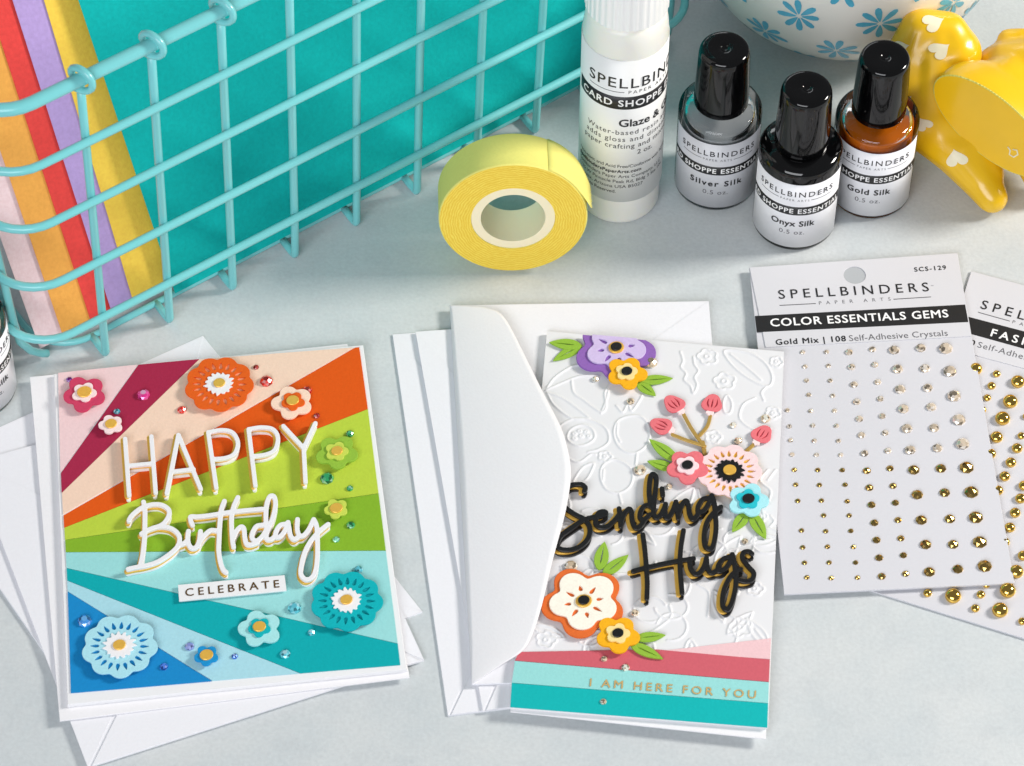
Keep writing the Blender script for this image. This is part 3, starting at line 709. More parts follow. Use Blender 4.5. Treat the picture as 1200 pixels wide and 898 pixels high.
def gem_mat(name, rgb, spread=.35):
    if name in MATS: return MATS[name]
    m = mat(name, rgb, .07, Metallic=.35, Coat_Weight=1.0, Coat_Roughness=.02); nt = m.node_tree; b = nt.nodes["Principled BSDF"]
    g = nt.nodes.new("ShaderNodeNewGeometry"); wn = nt.nodes.new("ShaderNodeTexWhiteNoise"); wn.noise_dimensions = '3D'
    oi = nt.nodes.new("ShaderNodeObjectInfo"); ad = nt.nodes.new("ShaderNodeVectorMath"); ad.operation = 'ADD'
    sn_ = nt.nodes.new("ShaderNodeVectorMath"); sn_.operation = 'SNAP'; sn_.inputs[1].default_value = (.06, .06, .06)
    nt.links.new(g.outputs["True Normal"], sn_.inputs[0]); nt.links.new(sn_.outputs[0], ad.inputs[0]); nt.links.new(oi.outputs["Random"], ad.inputs[1]); nt.links.new(ad.outputs[0], wn.inputs["Vector"])
    rp = nt.nodes.new("ShaderNodeValToRGB"); rp.color_ramp.interpolation = 'CONSTANT'
    cols = [tuple(c * .35 for c in rgb), rgb, tuple(min(1, c * 1.2 + .08) for c in rgb), tuple(min(1, c * .7 + spread) for c in rgb)]
    rp.color_ramp.elements[0].color = (*cols[0], 1); rp.color_ramp.elements[1].color = (*cols[3], 1); rp.color_ramp.elements[1].position = .82
    for p_, c_ in ((.25, cols[1]), (.55, cols[2])): e = rp.color_ramp.elements.new(p_); e.color = (*c_, 1)
    nt.links.new(wn.outputs["Value"], rp.inputs[0]); nt.links.new(rp.outputs[0], b.inputs["Base Color"]); return m
_gm = {}
def gem(name, px, py, rpx, z, m, parent, pointed=False, flatk=1.0):
    k = (m.name, pointed)
    if k not in _gm: _gm[k] = gem_mesh(name, pointed); _gm[k].materials.append(m)
    o = bpy.data.objects.new(name, _gm[k]); C_.objects.link(o); o.parent = parent
    r = rpx * kpx(px, py, z); p = P3(px, py, z + .25 * r); p[2] = z + .002
    o.location = Vector(p - org(parent)) * CM; o.scale = (r, r, r * .85 * flatk); o.rotation_euler = (0, 0, random.uniform(0, 6.28)); return o
def shift(l, c): return l + np.asarray(c)[None, :]
def gold_center(c, r, z, parent, m=GOLD, nm="center_dot"):
    return flat(nm, [shift(oval(r, r * .92, .4), c)], z, z + .05, m, parent, .012)
LIFT = .11                                              # foam pad under a flower
def flower5(px, py, rpx, z, mo, mi, parent, inner=.55, dot=.3, seed=1, rot=.2, mdot=GOLD, lift=LIFT, off=(0, 0)):
    zt = z + lift + .08; c = P2(px, py, zt); R = rpx * kpx(px, py, zt)
    f = flat("flower", [shift(rosette(5, R, .37, rot, .05, seed), c)], z + lift, zt, mo, parent, .010)
    flat("foam_pad", [shift(oval(R * .5, R * .5), c)], z, z + lift, WHITE, f)
    z2 = zt
    if mi is not None:
        flat("inner_petals", [shift(rosette(5, R * inner, .34, rot + .3, .06, seed + 3), c + np.array(off) * R)], z2 + .003, z2 + .06, mi, f, .008); z2 += .06
    gold_center(c + np.array(off) * R, R * dot, z2 + .003, f, mdot)
    return f
def kiwi(px, py, rpx, z, mo, mc, parent, mback, n=9, holes=20, seed=1, cen=.42, dot=.17, mdot=GOLD, rot=.3):
    zt = z + LIFT + .09; c = P2(px, py, zt); R = rpx * kpx(px, py, zt)
    out = rosette(n, R, .20, rot, .02, seed)
    f = flat("flower", [shift(rosette(n, R * .99, .20, rot, .02, seed), c)], z + LIFT, z + LIFT + .035, mback, parent)
    hs = [shift(drop(R * .66 * math.cos(a), R * .66 * math.sin(a), R * .125, R * .078, a), c) for a in np.arange(holes) / holes * 2 * math.pi]
    flat("pierced_petals", [shift(out, c)] + hs, z + LIFT + .038, zt, mo, f, .008)
    flat("foam_pad", [shift(oval(R * .6, R * .6), c)], z, z + LIFT, WHITE, f)
    flat("jagged_center", [shift(jag(R * cen, 15, seed), c)], zt + .003, zt + .04, mc, f, .008)
    gold_center(c, R * dot, zt + .043, f, mdot); return f
_lz = [0]
def leaf(base, tip, wpx, z, parent, m=LEAFG, bend=0.0):
    _lz[0] = (_lz[0] + 1) % 2; z = z + .014 * _lz[0]
    zt = z + .07; b_, t_ = P2(*base, zt), P2(*tip, zt); k = kpx(*base, zt)
    lf = leaf_loop(b_, t_, wpx * k, bend * k); d = t_ - b_
    vein = leaf_loop(b_ + d * .22, b_ + d * .82, wpx * k * .10, bend * k * .8, 8)
    return flat("leaf", [lf, vein], z + .02, zt, m, parent, .010)
def script(name, strokes, zoom, off, z_layers, rpx, parent, mats, dl):
    """strokes in zoomed picture units; layers from top to bottom"""
    ztop = z_layers[0][1]; top = None; out = []
    pl = []; k = kpx(off[0] + 50, off[1] + 50, ztop)
    for s in strokes:
        sc = zoom; p = [(x / sc + off[0], y / sc + off[1]) for x, y in s]
        pl.append(np.array([P2(x, y, ztop) for x, y in smooth_line(p, 5)]))
    return layered(name, pl, z_layers, rpx * k, parent, mats, dl)
def layered(name, pl, z_layers, rad, parent, mats, dl, names=("top_layer", "gold_layer", "backing_layer")):
    top = None
    for i, ((z0, z1), m, d) in enumerate(zip(z_layers, mats, dl)):
        lp = stroke_loops([q + np.array(d) for q in pl], rad * (1.0 if i == 0 else 1.04))
        o = flat(name if i == 0 else names[i], lp, z0, z1, m, parent if i == 0 else top, .011 if i == 0 else .005)
        if i == 0: top = o
    return top

# ------------------------------------------------------------------ birthday card
zc = .21; bz = zc + .235
bcn = P2(270, 620, zc)
bd = thing("birthday_card", "rainbow striped birthday card with raised white lettering and paper flowers", "greeting card", (*bcn, zc))
flat("card_back", [quad([(35, 442), (407, 403), (480, 794), (70, 845)], zc + .05)], zc, zc + .05, WHITE, bd, .01)
flat("card_front", [quad([(63, 438.5), (425.5, 404.5), (477, 784.5), (79, 826)], bz - .03)], zc + .055, bz - .03, CARD, bd, .02)
strips = [("pink", (236, 204, 206), [(68, 437), (160.5, 427.5), (70.8, 553)]),
          ("burgundy", (164, 38, 72), [(162.2, 427.4), (233, 421), (72.3, 577), (71.3, 554.5)]),
          ("peach", (240, 208, 186), [(233.5, 421), (414, 407.6), (74, 602.5), (72.5, 577.5)]),
          ("orange", (222, 88, 16), [(416, 407.4), (421, 407), (431, 479), (75.2, 618), (74.3, 604)]),
          ("lime", (184, 206, 66), [(431, 479.5), (443.5, 578), (76.2, 632.5), (75.3, 618.5)]),
          ("green", (132, 176, 42), [(443.6, 578.5), (452, 645), (77, 646.8), (76.3, 633)]),
          ("aqua", (152, 214, 214), [(452.1, 645.5), (466, 754), (78, 665.5), (77, 647.3)]),
          ("teal", (0, 166, 172), [(466.1, 754.5), (469, 779), (352, 788.8), (78.7, 680), (78, 666)]),
          ("pale_blue", (166, 214, 226), [(351, 789), (249, 797.8), (79.3, 693), (78.7, 680.5)]),
          ("blue", (20, 134, 198), [(248, 798), (83, 812), (79.3, 693.5)])]
for i, (n_, rgb, pts) in enumerate(strips):
    z1 = bz + .006 * (i % 2)
    flat("paper_ray", [quad(pts, z1)], bz - .028, z1, paper("ray_" + n_, *rgb, .8, .07, .25), bd, .006)
BUR = paper("burgundy", 202, 64, 98); PNK = paper("pale_pink", 245, 222, 222); ORG_ = paper("orange", 226, 96, 26); PCH = paper("peach", 248, 214, 192)
GRN = paper("green", 146, 186, 62); LIM = paper("lime", 196, 212, 86); TEAL = paper("teal", 4, 174, 182); AQU = paper("aqua", 164, 222, 224); PBL = paper("pale_blue", 168, 220, 232); BLU = paper("blue", 24, 142, 204)
zf = bz + .008
flower5(99, 461, 26, zf, BUR, PNK, bd, .56, .33, 1, .25)
flower5(130, 497, 14.5, zf, PNK, None, bd, .5, .48, 2, .1)
kiwi(257, 450, 41, zf, ORG_, WHITE, bd, paper("orange_light", 240, 160, 120), seed=2)
flower5(343, 471, 25, zf, PCH, ORG_, bd, .56, .30, 3, .1)
flower5(395, 530, 25, zf, GRN, LIM, bd, .56, .27, 4, .4)
flower5(394, 596, 14.5, zf, LIM, None, bd, .5, .52, 5, .2)
kiwi(406, 704, 43, zf, TEAL, WHITE, bd, paper("teal_hole_shade", 4, 150, 160), seed=3)  # darker teal backing paints in the shade inside the petal holes
flower5(304, 736, 26, zf, AQU, TEAL, bd, .52, .30, 6, .0)
kiwi(140, 757, 44.5, zf, PBL, WHITE, bd, paper("blue_deep", 16, 128, 190), seed=4)
flower5(242, 768, 14.5, zf, BLU, None, bd, .5, .55, 7, .3)
for (x, y, r, c) in ((81, 444.5, 3.8, "violet"), (168, 462, 8, "fuchsia"), (137, 482, 4.2, "teal_ab"), (213, 480, 5.6, "red"), (300, 430, 3.6, "dark_red"), (312, 446, 8, "red"), (360, 457, 6, "red"), (371, 487, 4, "dark_red"), (410, 508, 5, "emerald"), (383, 560, 8.3, "emerald"), (410, 572, 4.2, "emerald"), (411, 615, 5.4, "emerald"), (394, 632, 4.4, "seafoam"), (420, 667, 5.4, "aqua_ab"), (345, 712, 8.3, "aqua_ab"), (365, 741, 4.6, "aqua_ab"), (334, 766, 6.4, "aqua_ab"), (275, 769, 4, "sapphire"), (222, 757, 6, "lilac_ab"), (192, 781, 5.2, "sapphire"), (99, 727, 8.6, "blue_ab")):
    rgb = dict(violet=(110, 30, 140), fuchsia=(205, 50, 130), teal_ab=(70, 150, 170), red=(205, 40, 28), dark_red=(150, 22, 22), emerald=(46, 150, 96), seafoam=(120, 190, 160), aqua_ab=(90, 180, 196), sapphire=(36, 96, 190), lilac_ab=(130, 140, 200), blue_ab=(70, 140, 210))[c]
    gem("rhinestone", x, y, r, zf, gem_mat("rhinestone_" + c, S(*[min(255, int(v * 1.18)) for v in rgb])), bd)
ws = flat("word_strip", [quad([(208.5, 685.5), (333.5, 674), (335.8, 692), (210, 704.5)], zf + .12)], zf + .06, zf + .12, CARD, bd, .008)
flat("foam_pad", [quad([(214, 688), (330, 677), (331, 690), (215, 701)], zf + .06)], zf, zf + .058, WHITE, ws)
text_on("word_lettering", "CELEBRATE", (217.5, 699), (327.5, 688.5), .30, zf + .12, mat("dark_gold_foil", S(120, 84, 30), .3, Metallic=.6), ws, .012)
ZL = [(zf + .19, zf + .29), (zf + .10, zf + .187), (zf, zf + .098)]
WM = (WHITE, GOLD, WHITE); HD = ((0, 0), (-.085, .015), (-.03, -.03))
for st in ([[(55, 162), (78, 480)], [(203, 148), (227, 465)], [(70, 314), (215, 300)]],
           [[(355, 140), (290, 470)], [(355, 140), (480, 443)], [(318, 348), (440, 333)]],
           [[(523, 125), (568, 438)], [(523, 125), (600, 113), (660, 128), (690, 185), (672, 245), (620, 270), (545, 277)]],
           [[(750, 108), (788, 425)], [(750, 108), (820, 98), (885, 108), (915, 155), (900, 222), (850, 250), (770, 262)]],
           [[(945, 90), (1060, 215)], [(1126, 74), (1060, 215)], [(1060, 215), (1070, 405)]]):
    script("letter", st, 4.8, (135, 480), ZL, 2.6, bd, WM, HD)
BA = [[(210, 132), (222, 200), (222, 300), (220, 420), (212, 520), (200, 610), (182, 690)],
      [(82, 300), (98, 265), (140, 222), (200, 182), (290, 155), (370, 160), (430, 200), (432, 255), (390, 320), (330, 352), (255, 378), (192, 412)],
      [(235, 385), (330, 352), (430, 358), (490, 390), (525, 440), (520, 505), (485, 552), (420, 605), (330, 660), (230, 692), (140, 707), (75, 722)],
      [(515, 510), (560, 500), (595, 470)], [(605, 388), (598, 440), (605, 500), (632, 538), (670, 532), (698, 480), (710, 390)],
      [(690, 520), (705, 480), (750, 420), (800, 382), (855, 385)],
      [(640, 335), (625, 300), (625, 262), (680, 262), (760, 255), (860, 240), (973, 222), (1080, 210), (1250, 195)],
      [(920, 125), (893, 200), (880, 320), (873, 450), (870, 560), (885, 660), (908, 725), (935, 750)]]
BB = [[(140, 92), (105, 170), (85, 260), (85, 360), (92, 470), (102, 525)], [(100, 450), (130, 385), (168, 350), (193, 370), (200, 440), (215, 498), (255, 508), (310, 490)],
      [(360, 335), (305, 345), (270, 400), (264, 450), (300, 475), (350, 440), (390, 380)], [(392, 410), (385, 270), (392, 160), (420, 85), (458, 88), (470, 160), (450, 260), (415, 350), (388, 410), (395, 458), (430, 462), (470, 430)],
      [(570, 325), (515, 335), (478, 385), (470, 435), (505, 440), (550, 390), (580, 315)], [(580, 310), (590, 370), (602, 430), (635, 462), (670, 440)],
      [(663, 285), (660, 370), (678, 425), (715, 428), (765, 370), (805, 285)], [(805, 285), (830, 345), (838, 460), (838, 600), (825, 720), (795, 790), (742, 815), (695, 775), (695, 700), (722, 590), (770, 490), (830, 415), (885, 365), (932, 328)]]
allb = BA + [[(x + 120 * 7.485, y) for x, y in s] for s in BB]
script("script_word", allb, 7.485, (140, 570), ZL, 2.8, bd, WM, ((0, 0), (-.055, -.035), (-.02, -.03)))

# ------------------------------------------------------------------ hugs card
hz = .285 + .01; hp = hz + .20
hcq = [(641, 388), (919, 412), (900, 852), (598, 829)]
hg = thing("hugs_card", "white embossed sympathy card with black script lettering and paper flowers", "greeting card", (*P2(760, 620, hz), hz))
flat("card_back", [quad([(643, 391), (917, 415), (897.5, 866), (598, 834)], hz + .05)], hz, hz + .05, WHITE, hg, .01)
flat("card_front", [quad(hcq, hp - .03)], hz + .055, hp - .03, CARD, hg, .012)
q = quad([(641, 388), (919, 412), (904, 752), (606, 782)], hp); e0, e1_ = q[0], q[1]
W_, H_ = 8.3, 12.9; hx = .022; NX, NY = int(W_ / hx), int(H_ / hx)
lines = []
def motif(pts, closed=False): lines.append(smooth_line(pts, 5, closed) if not closed else np.vstack([smooth_line(pts, 5, True), smooth_line(pts, 5, True)[:1]]))
def zpx(l, sc, off): return [np.array(P2(x / sc + off[0], y / sc + off[1], hp)) for x, y in l]
o6 = (3.325, (620, 370))
for l, cl in (([(762, 135), (790, 190), (850, 240), (925, 275), (948, 245), (925, 190), (860, 145)], True), ([(785, 150), (860, 210), (905, 250)], False), ([(925, 275), (905, 300), (915, 330)], False),
              ([(590, 140), (600, 175), (592, 200), (612, 225), (605, 250), (630, 275), (640, 302), (655, 270), (645, 240), (660, 215), (645, 190), (640, 160)], False),
              ([(70, 280), (100, 240), (160, 200), (200, 190)], False), ([(65, 290), (130, 260), (200, 235), (270, 235)], False), ([(70, 300), (130, 320), (200, 370), (235, 400)], False), ([(70, 300), (100, 350), (170, 400), (235, 400)], False),
              ([(165, 250), (175, 300), (215, 330), (280, 375), (300, 350), (295, 300), (320, 260)], False), ([(310, 290), (300, 330), (280, 380)], False),
              ([(395, 390), (345, 410), (330, 460), (355, 515), (410, 535), (460, 500), (470, 440), (440, 395)], True), ([(345, 420), (342, 460), (355, 490)], False), ([(340, 350), (365, 375), (385, 345), (400, 370), (430, 330), (440, 310)], False),
              ([(340, 560), (290, 580), (278, 625), (300, 675), (350, 690), (395, 660), (400, 600)], True), ([(290, 600), (288, 640)], False), ([(420, 535), (415, 580)], False), ([(350, 690), (360, 730)], False),
              ([(205, 425), (160, 445), (150, 480), (185, 505), (225, 500), (255, 475), (245, 440)], True), ([(110, 470), (120, 430), (180, 400), (250, 410), (300, 440), (310, 490), (270, 520), (230, 530)], False), ([(130, 540), (190, 570), (240, 540), (260, 540)], False),
              ([(250, 575), (210, 590), (175, 640), (180, 650), (220, 640), (245, 600)], True), ([(770, 310), (790, 340), (785, 375), (765, 380), (755, 345)], True), ([(880, 320), (835, 345), (820, 395), (850, 430), (900, 450), (940, 440)], False),
              ([(930, 600), (900, 640), (940, 680), (935, 720)], False), ([(960, 600), (930, 640)], False), ([(940, 780), (955, 800), (940, 820)], False)):
    motif(zpx(l, *o6), cl)
def mdaisy(x, y, r, n=5):
    c = P2(x, y, hp); k = kpx(x, y, hp); lines.append(np.vstack([shift(rosette(n, r * k, .3, .3 + x, .05, int(x)), c)] * 1 + [shift(rosette(n, r * k, .3, .3 + x, .05, int(x)), c)[:1]]))
    d = shift(oval(r * k * .25, r * k * .25, 0, 10), c); lines.append(np.vstack([d, d[:1]]))
for x, y, r in ((829, 418, 12), (849, 447, 13), (910, 424, 8), (906, 484, 9), (709, 535, 8), (890, 605, 9), (836, 512, 10), (868, 735, 14), (885, 690, 10), (640, 750, 12)): mdaisy(x, y, r)
for i in range(8):
    a = i * .9; c = P2(681 + 9 * math.cos(a) * (i > 2), 511 + 6 * math.sin(a) * (i > 2), hp); d = shift(oval(.06, .06, 0, 8), c); lines.append(np.vstack([d, d[:1]]))
r2_ = np.random.default_rng(11)
for _ in range(46):                                     # lower part of the pattern: leaves, round fruit and sprigs
    x, y = r2_.uniform(640, 905), r2_.uniform(600, 765); c = np.array(P2(x, y, hp)); a = r2_.uniform(0, 6.28); t_ = r2_.integers(0, 3); d = np.array([math.cos(a), math.sin(a)])
    if t_ == 0: l = leaf_loop(c, c + d * r2_.uniform(.9, 1.6), r2_.uniform(.16, .3)); lines.append(np.vstack([l, l[:1]])); lines.append(np.array([c + d * .2, c + d * .7]))
    elif t_ == 1: l = shift(oval(.55, .5, a), c); lines.append(l[:22]); 
    else: motif([c, c + d * .4 + np.array([-d[1], d[0]]) * .2, c + d * .9, c + d * 1.3 - np.array([-d[1], d[0]]) * .25])
ux = (q[1] - q[0]) / np.linalg.norm(q[1] - q[0]); uy = np.array([-ux[1], ux[0]]); Rm = np.stack([ux, uy])
ll = [(l - q[3]) @ Rm.T for l in lines]; cq = (q - q[3]) @ Rm.T
x0, y0 = cq[:, 0].min() - .1, cq[:, 1].min() - .1; nx, ny = int((np.ptp(cq[:, 0]) + .2) / hx) + 1, int((np.ptp(cq[:, 1]) + .2) / hx) + 1
D = stroke_field(ll, 0.0, x0, y0, nx, ny, hx, .2)
from_uv_u, from_uv_v = np.meshgrid(np.linspace(0, 1, NX), np.linspace(0, 1, NY))
top = cq[0][None, None] * (1 - from_uv_u[..., None]) + cq[1][None, None] * from_uv_u[..., None]; bot = cq[3][None, None] * (1 - from_uv_u[..., None]) + cq[2][None, None] * from_uv_u[..., None]
G = bot * (1 - from_uv_v[..., None]) + top * from_uv_v[..., None]
fi = np.clip((G[..., 0] - x0) / hx, 0, nx - 1.001); fj = np.clip((G[..., 1] - y0) / hx, 0, ny - 1.001); i0 = fi.astype(int); j0 = fj.astype(int); di, dj = fi - i0, fj - j0
Dv = D[j0, i0] * (1 - di) * (1 - dj) + D[j0, i0 + 1] * di * (1 - dj) + D[j0 + 1, i0] * (1 - di) * dj + D[j0 + 1, i0 + 1] * di * dj
Hh = .034 * np.exp(-(Dv / .042) ** 2)
Wd = G @ Rm + q[3]; V = np.concatenate([Wd, (hp - .02 + Hh)[..., None]], -1).reshape(-1, 3)
ii = np.arange(NX * NY).reshape(NY, NX); F = np.stack([ii[:-1, :-1], ii[:-1, 1:], ii[1:, 1:], ii[1:, :-1]], -1).reshape(-1, 4)
mesh("embossed_panel", V, F.tolist(), mat("embossed_card", S(228, 228, 231), .5), hg, smooth=True)
z1 = hp + .012
for n_, rgb, pts, dz in (("rose_light", (234, 196, 200), [(769, 763.5), (903.5, 748), (902.3, 772.5)], 0), ("rose", (204, 96, 108), [(608.5, 764), (768, 761), (902.2, 773), (901, 799), (603.5, 774)], .004),
                         ("aqua_band", (150, 214, 212), [(603.4, 774.5), (901, 799.5), (900.2, 824), (599.8, 800)], 0), ("teal_band", (10, 178, 178), [(599.7, 800.5), (900.1, 824.5), (899.3, 852.3), (598, 828.3)], .004)):
    flat("paper_stripe", [quad(pts, z1 + dz)], hp - .026, z1 + dz, paper(n_, *rgb, .8, .07, .25), hg, .006)
text_on("gilt_lettering", "I AM HERE FOR YOU", (691, 804.5), (885.5, 819), .30, z1 + .004, FOIL, hg, .010, .012)
LAV = paper("lavender", 206, 188, 228); VIO = paper("violet", 142, 100, 178); MUS = paper("mustard", 242, 176, 28); CRM = paper("cream_yellow", 248, 220, 150)
COR = paper("coral", 228, 116, 124); CREAM = paper("cream", 246, 240, 226); RUST = paper("rust_orange", 222, 108, 48); TQ = paper("turquoise", 40, 190, 204); BAQ = paper("baby_aqua", 168, 228, 236)
hf = hp + .0
topn = np.array([P2(919, 412, hf) - P2(641, 388, hf)])[0]; topn = np.array([-topn[1], topn[0]]) / np.linalg.norm(topn)
leaf((682, 405), (643.5, 401), 8, hf, hg); leaf((682, 404), (648, 422.5), 7, hf, hg)
leaf((750, 446), (788.5, 443), 7, hf, hg); leaf((746, 447), (768.5, 463.5), 7, hf, hg)
def big_flower(px, py, rpx, mo, mi, seed, rot, clip=None, n=5, ratio=.8, ring=8, seedm=None):
    za = hf + .16; c = P2(px, py, za); R = rpx * kpx(px, py, za)
    def cl(l): return clip_half(l, clip, topn) if clip is not None else l
    o = flat("flower", [cl(shift(rosette(n, R, .36, rot, .04, seed), c))], hf + .08, za, mo, hg, .015)
    hs = []
    for k in range(ring):
        a = 2 * math.pi * k / ring + .2; d = shift(drop(R * .38 * math.cos(a), R * .38 * math.sin(a), R * (.12 if k % 2 else .085), R * .07, a), c)
        if clip is None or ((d - clip) @ topn).max() < -.03: hs.append(d)
    flat("inner_petals", [cl(shift(rosette(n, R * ratio, .36, rot + .02, .05, seed), c + np.array([.02, .03])))] + hs, za + .003, za + .06, mi, o, .012)
    flat("foam_pad", [cl(shift(oval(R * .5, R * .5), c))], hf, hf + .08, WHITE, o)
    gold_center(c, R * .19, za + .062, o, GOLD, "gold_ring"); gold_center(c, R * .135, za + .115, o, BLACKP)
cp = P2(641, 388.5, hf + .16)
big_flower(722, 409, 49, VIO, LAV, 3, .45, cp, 5, .74)
flower5(734.5, 436.5, 24, hf + .06, MUS, CRM, hg, .56, .27, 8, .5, BLACKP)
STEM = mat("gold_stem", S(196, 160, 84), .45, Metallic=.4)
def bud(px, py, rpx, rot, stem):
    z = hf + .02 + .006 * (px % 7); st = flat("bud_stem", stroke_loops([np.array([P2(x, y, z + .05) for x, y in smooth_line(stem, 4)])], 2.1 * kpx(px, py)), z, z + .05, STEM, hg, .01)
    zt = z + .09; c = P2(px, py, zt); R = rpx * kpx(px, py, zt); a = np.linspace(0, 2 * math.pi, 30, endpoint=False)
    r = R * (1 + .10 * np.cos(3 * (a - rot)) + .05 * np.cos(2 * (a - rot)))
    l = np.stack([r * np.cos(a), r * np.sin(a) * .98], 1)
    cut = []
    for s_ in (-.42, 0, .42):
        d = np.array([math.cos(rot), math.sin(rot)]); p = np.array([-d[1], d[0]])
        cut.append(leaf_loop(c - d * R * .55 + p * R * s_ * .5, c + d * R * .55 + p * R * s_ * .9, R * .075, s_ * R * .35, 6))
    o = flat("flower_bud", [shift(l, c)] + cut, z + .05, zt, COR, hg, .014)
    flat("bud_backing", [shift(l * .95, c)], z + .01, z + .047, paper("deep_coral", 190, 76, 88), o)
    d = np.array([math.cos(rot), math.sin(rot)]); flat("bud_calyx", [shift(jag(R * .42, 6, 3), c - d * R * 1.02)], z + .0, z + .07, PNK, o, .008)
bud(790, 473, 12.5, math.radians(128), [(801, 485), (811, 503), (824.5, 522)])
bud(775, 498.5, 12.5, math.radians(152), [(788, 509), (806, 516), (826, 522.5)])
bud(834.5, 472.5, 12.5, math.radians(78), [(832.5, 487), (829, 499), (820, 510)])
bud(893, 508.5, 12.5, math.radians(58), [(884, 520), (872, 531)])
flat("bud_stem", stroke_loops([np.array([P2(826, 532, hf + .06), P2(823.5, 518, hf + .06)])], .075), hf + .02, hf + .06, STEM, hg, .01)
leaf((794, 540), (761, 514.5), 8, hf + .03, hg); leaf((790, 549), (758.5, 540), 7, hf + .02, hg)
zt_ = hf
kiwi(855, 552, 39, hf, paper("blush", 244, 214, 216), BLACKP, hg, GOLD, 9, 20, 5, .44, .20)
flower5(805.5, 546.5, 25, hf + .13, COR, paper("blush2", 246, 218, 222), hg, .56, .27, 9, .3, BLACKP, .02)
leaf((876, 600), (858, 623), 7.5, hf + .02, hg); leaf((880, 600), (897.5, 631.5), 8, hf + .02, hg)
flower5(877, 586, 24.5, hf + .10, BAQ, TQ, hg, .58, .30, 10, .6, BLACKP, .05)
leaf((702, 668), (708.5, 634.5), 8.5, hf + .03, hg); leaf((706, 674), (736.5, 650), 7.5, hf + .03, hg)
big_flower(684, 706, 51, RUST, CREAM, 5, .17, None, 5, .82)
leaf((744, 748), (780, 744), 7, hf + .03, hg); leaf((738, 754), (777, 772), 7.5, hf + .03, hg)
flower5(724, 743.5, 27, hf + .10, MUS, CRM, hg, .54, .25, 12, .4, BLACKP, .05)
CH = gem_mat("champagne_crystal", S(224, 202, 172), .6)
for x, y, r in ((763, 424, 8), (698, 444, 4.2), (739, 470, 4.8), (750, 550, 7.5), (784, 570, 4), (669, 663, 8), (744, 718, 5), (708, 772, 4), (733, 782, 5.2), (707, 822, 4.2), (859, 498, 4), (865, 516, 5), (897, 490, 6), (873, 634, 4.2)): gem("rhinestone", x, y, r, hp + (.01 if y < 760 else .014), CH, hg)
KL = [(hf + .19, hf + .28), (hf + .105, hf + .187), (hf + .02, hf + .102)]; BM = (BLACKP, GOLD, BLACKP)
SA = [[(335, 262), (345, 235), (320, 208), (285, 202), (220, 210), (165, 245), (140, 320), (165, 400), (220, 445), (270, 475), (335, 510), (382, 580), (372, 670), (310, 740), (220, 775), (130, 772), (95, 735), (125, 660), (200, 600), (280, 545), (350, 508), (420, 490), (490, 480), (525, 455), (505, 440), (465, 450), (440, 495), (435, 550), (475, 580), (540, 570), (600, 520), (640, 470)],
      [(640, 415), (650, 480), (655, 570)], [(655, 545), (685, 465), (725, 418), (748, 445), (755, 520), (785, 585), (830, 565), (860, 520)]]
SB = [[(165, 388), (115, 392), (82, 440), (75, 495), (110, 515), (160, 470)], [(170, 400), (155, 270), (165, 150), (190, 112), (218, 150), (212, 250), (198, 370), (195, 460), (215, 495), (250, 480), (285, 420), (300, 375)],
      [(268, 240), (275, 300)], [(300, 375), (295, 440), (300, 492), (330, 490), (365, 430), (390, 360)], [(390, 355), (400, 420), (412, 500)], [(410, 475), (440, 390), (478, 345), (500, 390), (510, 460), (537, 508), (575, 480), (590, 440)],
      [(685, 320), (625, 335), (585, 400), (588, 448), (630, 440), (680, 370), (705, 300)], [(705, 300), (725, 360), (738, 480), (742, 600), (720, 735), (690, 770), (648, 745), (638, 650), (662, 540), (715, 460), (785, 400)]]
script("script_word", SA + [[(x + 100 * 7.485, y) for x, y in s] for s in SB], 7.485, (640, 540), KL, 2.95, hg, BM, ((0, 0), (-.115, -.015), (-.02, -.06)))
script("script_word", [[(165, 112), (183, 250), (195, 400), (202, 520), (198, 640)], [(502, 78), (482, 200), (472, 330), (477, 450), (490, 595)], [(85, 415), (180, 390), (330, 355), (460, 332), (585, 310)],
       [(550, 325), (562, 395), (598, 438), (640, 425), (675, 370), (692, 305)], [(692, 305), (700, 390), (728, 428), (770, 415), (800, 380)], [(895, 295), (835, 312), (790, 370), (792, 415), (840, 402), (888, 335), (905, 275)],
       [(905, 275), (922, 350), (935, 450), (930, 560), (900, 680), (862, 735), (825, 695), (832, 590), (872, 490), (920, 430), (975, 400)], [(1068, 270), (1040, 252), (998, 262), (990, 310), (1040, 380), (1083, 430), (1068, 485), (1012, 500), (965, 490)]], 7.06, (730, 610), KL, 2.9, hg, BM, ((0, 0), (-.115, -.015), (-.02, -.06)))

# ------------------------------------------------------------------ gem card and pearl card
FILM = mat("glossy_card", S(212, 212, 218), .30, Coat_Weight=.2, Coat_Roughness=.12, speck=.015)
PRINT = mat("printed_card", S(212, 212, 217), .5)
gz = .18
pk = [(878, 313), (1122, 296), (1189, 683), (919, 696)]
gq = quad(pk, gz + .1)
gk = thing("gem_card", "white retail card with rows of clear and gold adhesive crystals", "gem card", (*gq.mean(0), gz), "retail cards of stick-on gems")
flat("backing_card", [gq], gz, gz + .07, FILM, gk, .012)
hc = P2(1001.5, 322.5, gz + .1); hr = 13 * kpx(1000, 322, gz)
flat("header_card", [quad([(878.5, 313.6), (1121.6, 296.7), (1138.6, 394), (897.2, 407)], gz + .1), shift(oval(hr, hr), hc)], gz + .073, gz + .1, PRINT, gk, .008)
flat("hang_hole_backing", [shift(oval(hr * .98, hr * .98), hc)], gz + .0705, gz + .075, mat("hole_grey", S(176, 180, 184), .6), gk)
flat("black_band", [quad([(884.6, 370.5), (1131, 357), (1134.8, 377.5), (887, 389.5)], gz + .104)], gz + .1, gz + .104, INK, gk)
text_on("maker_lettering", "SPELLBINDERS", (913, 350.5), (1089, 341.5), .40, gz + .1, INK, gk, .004)
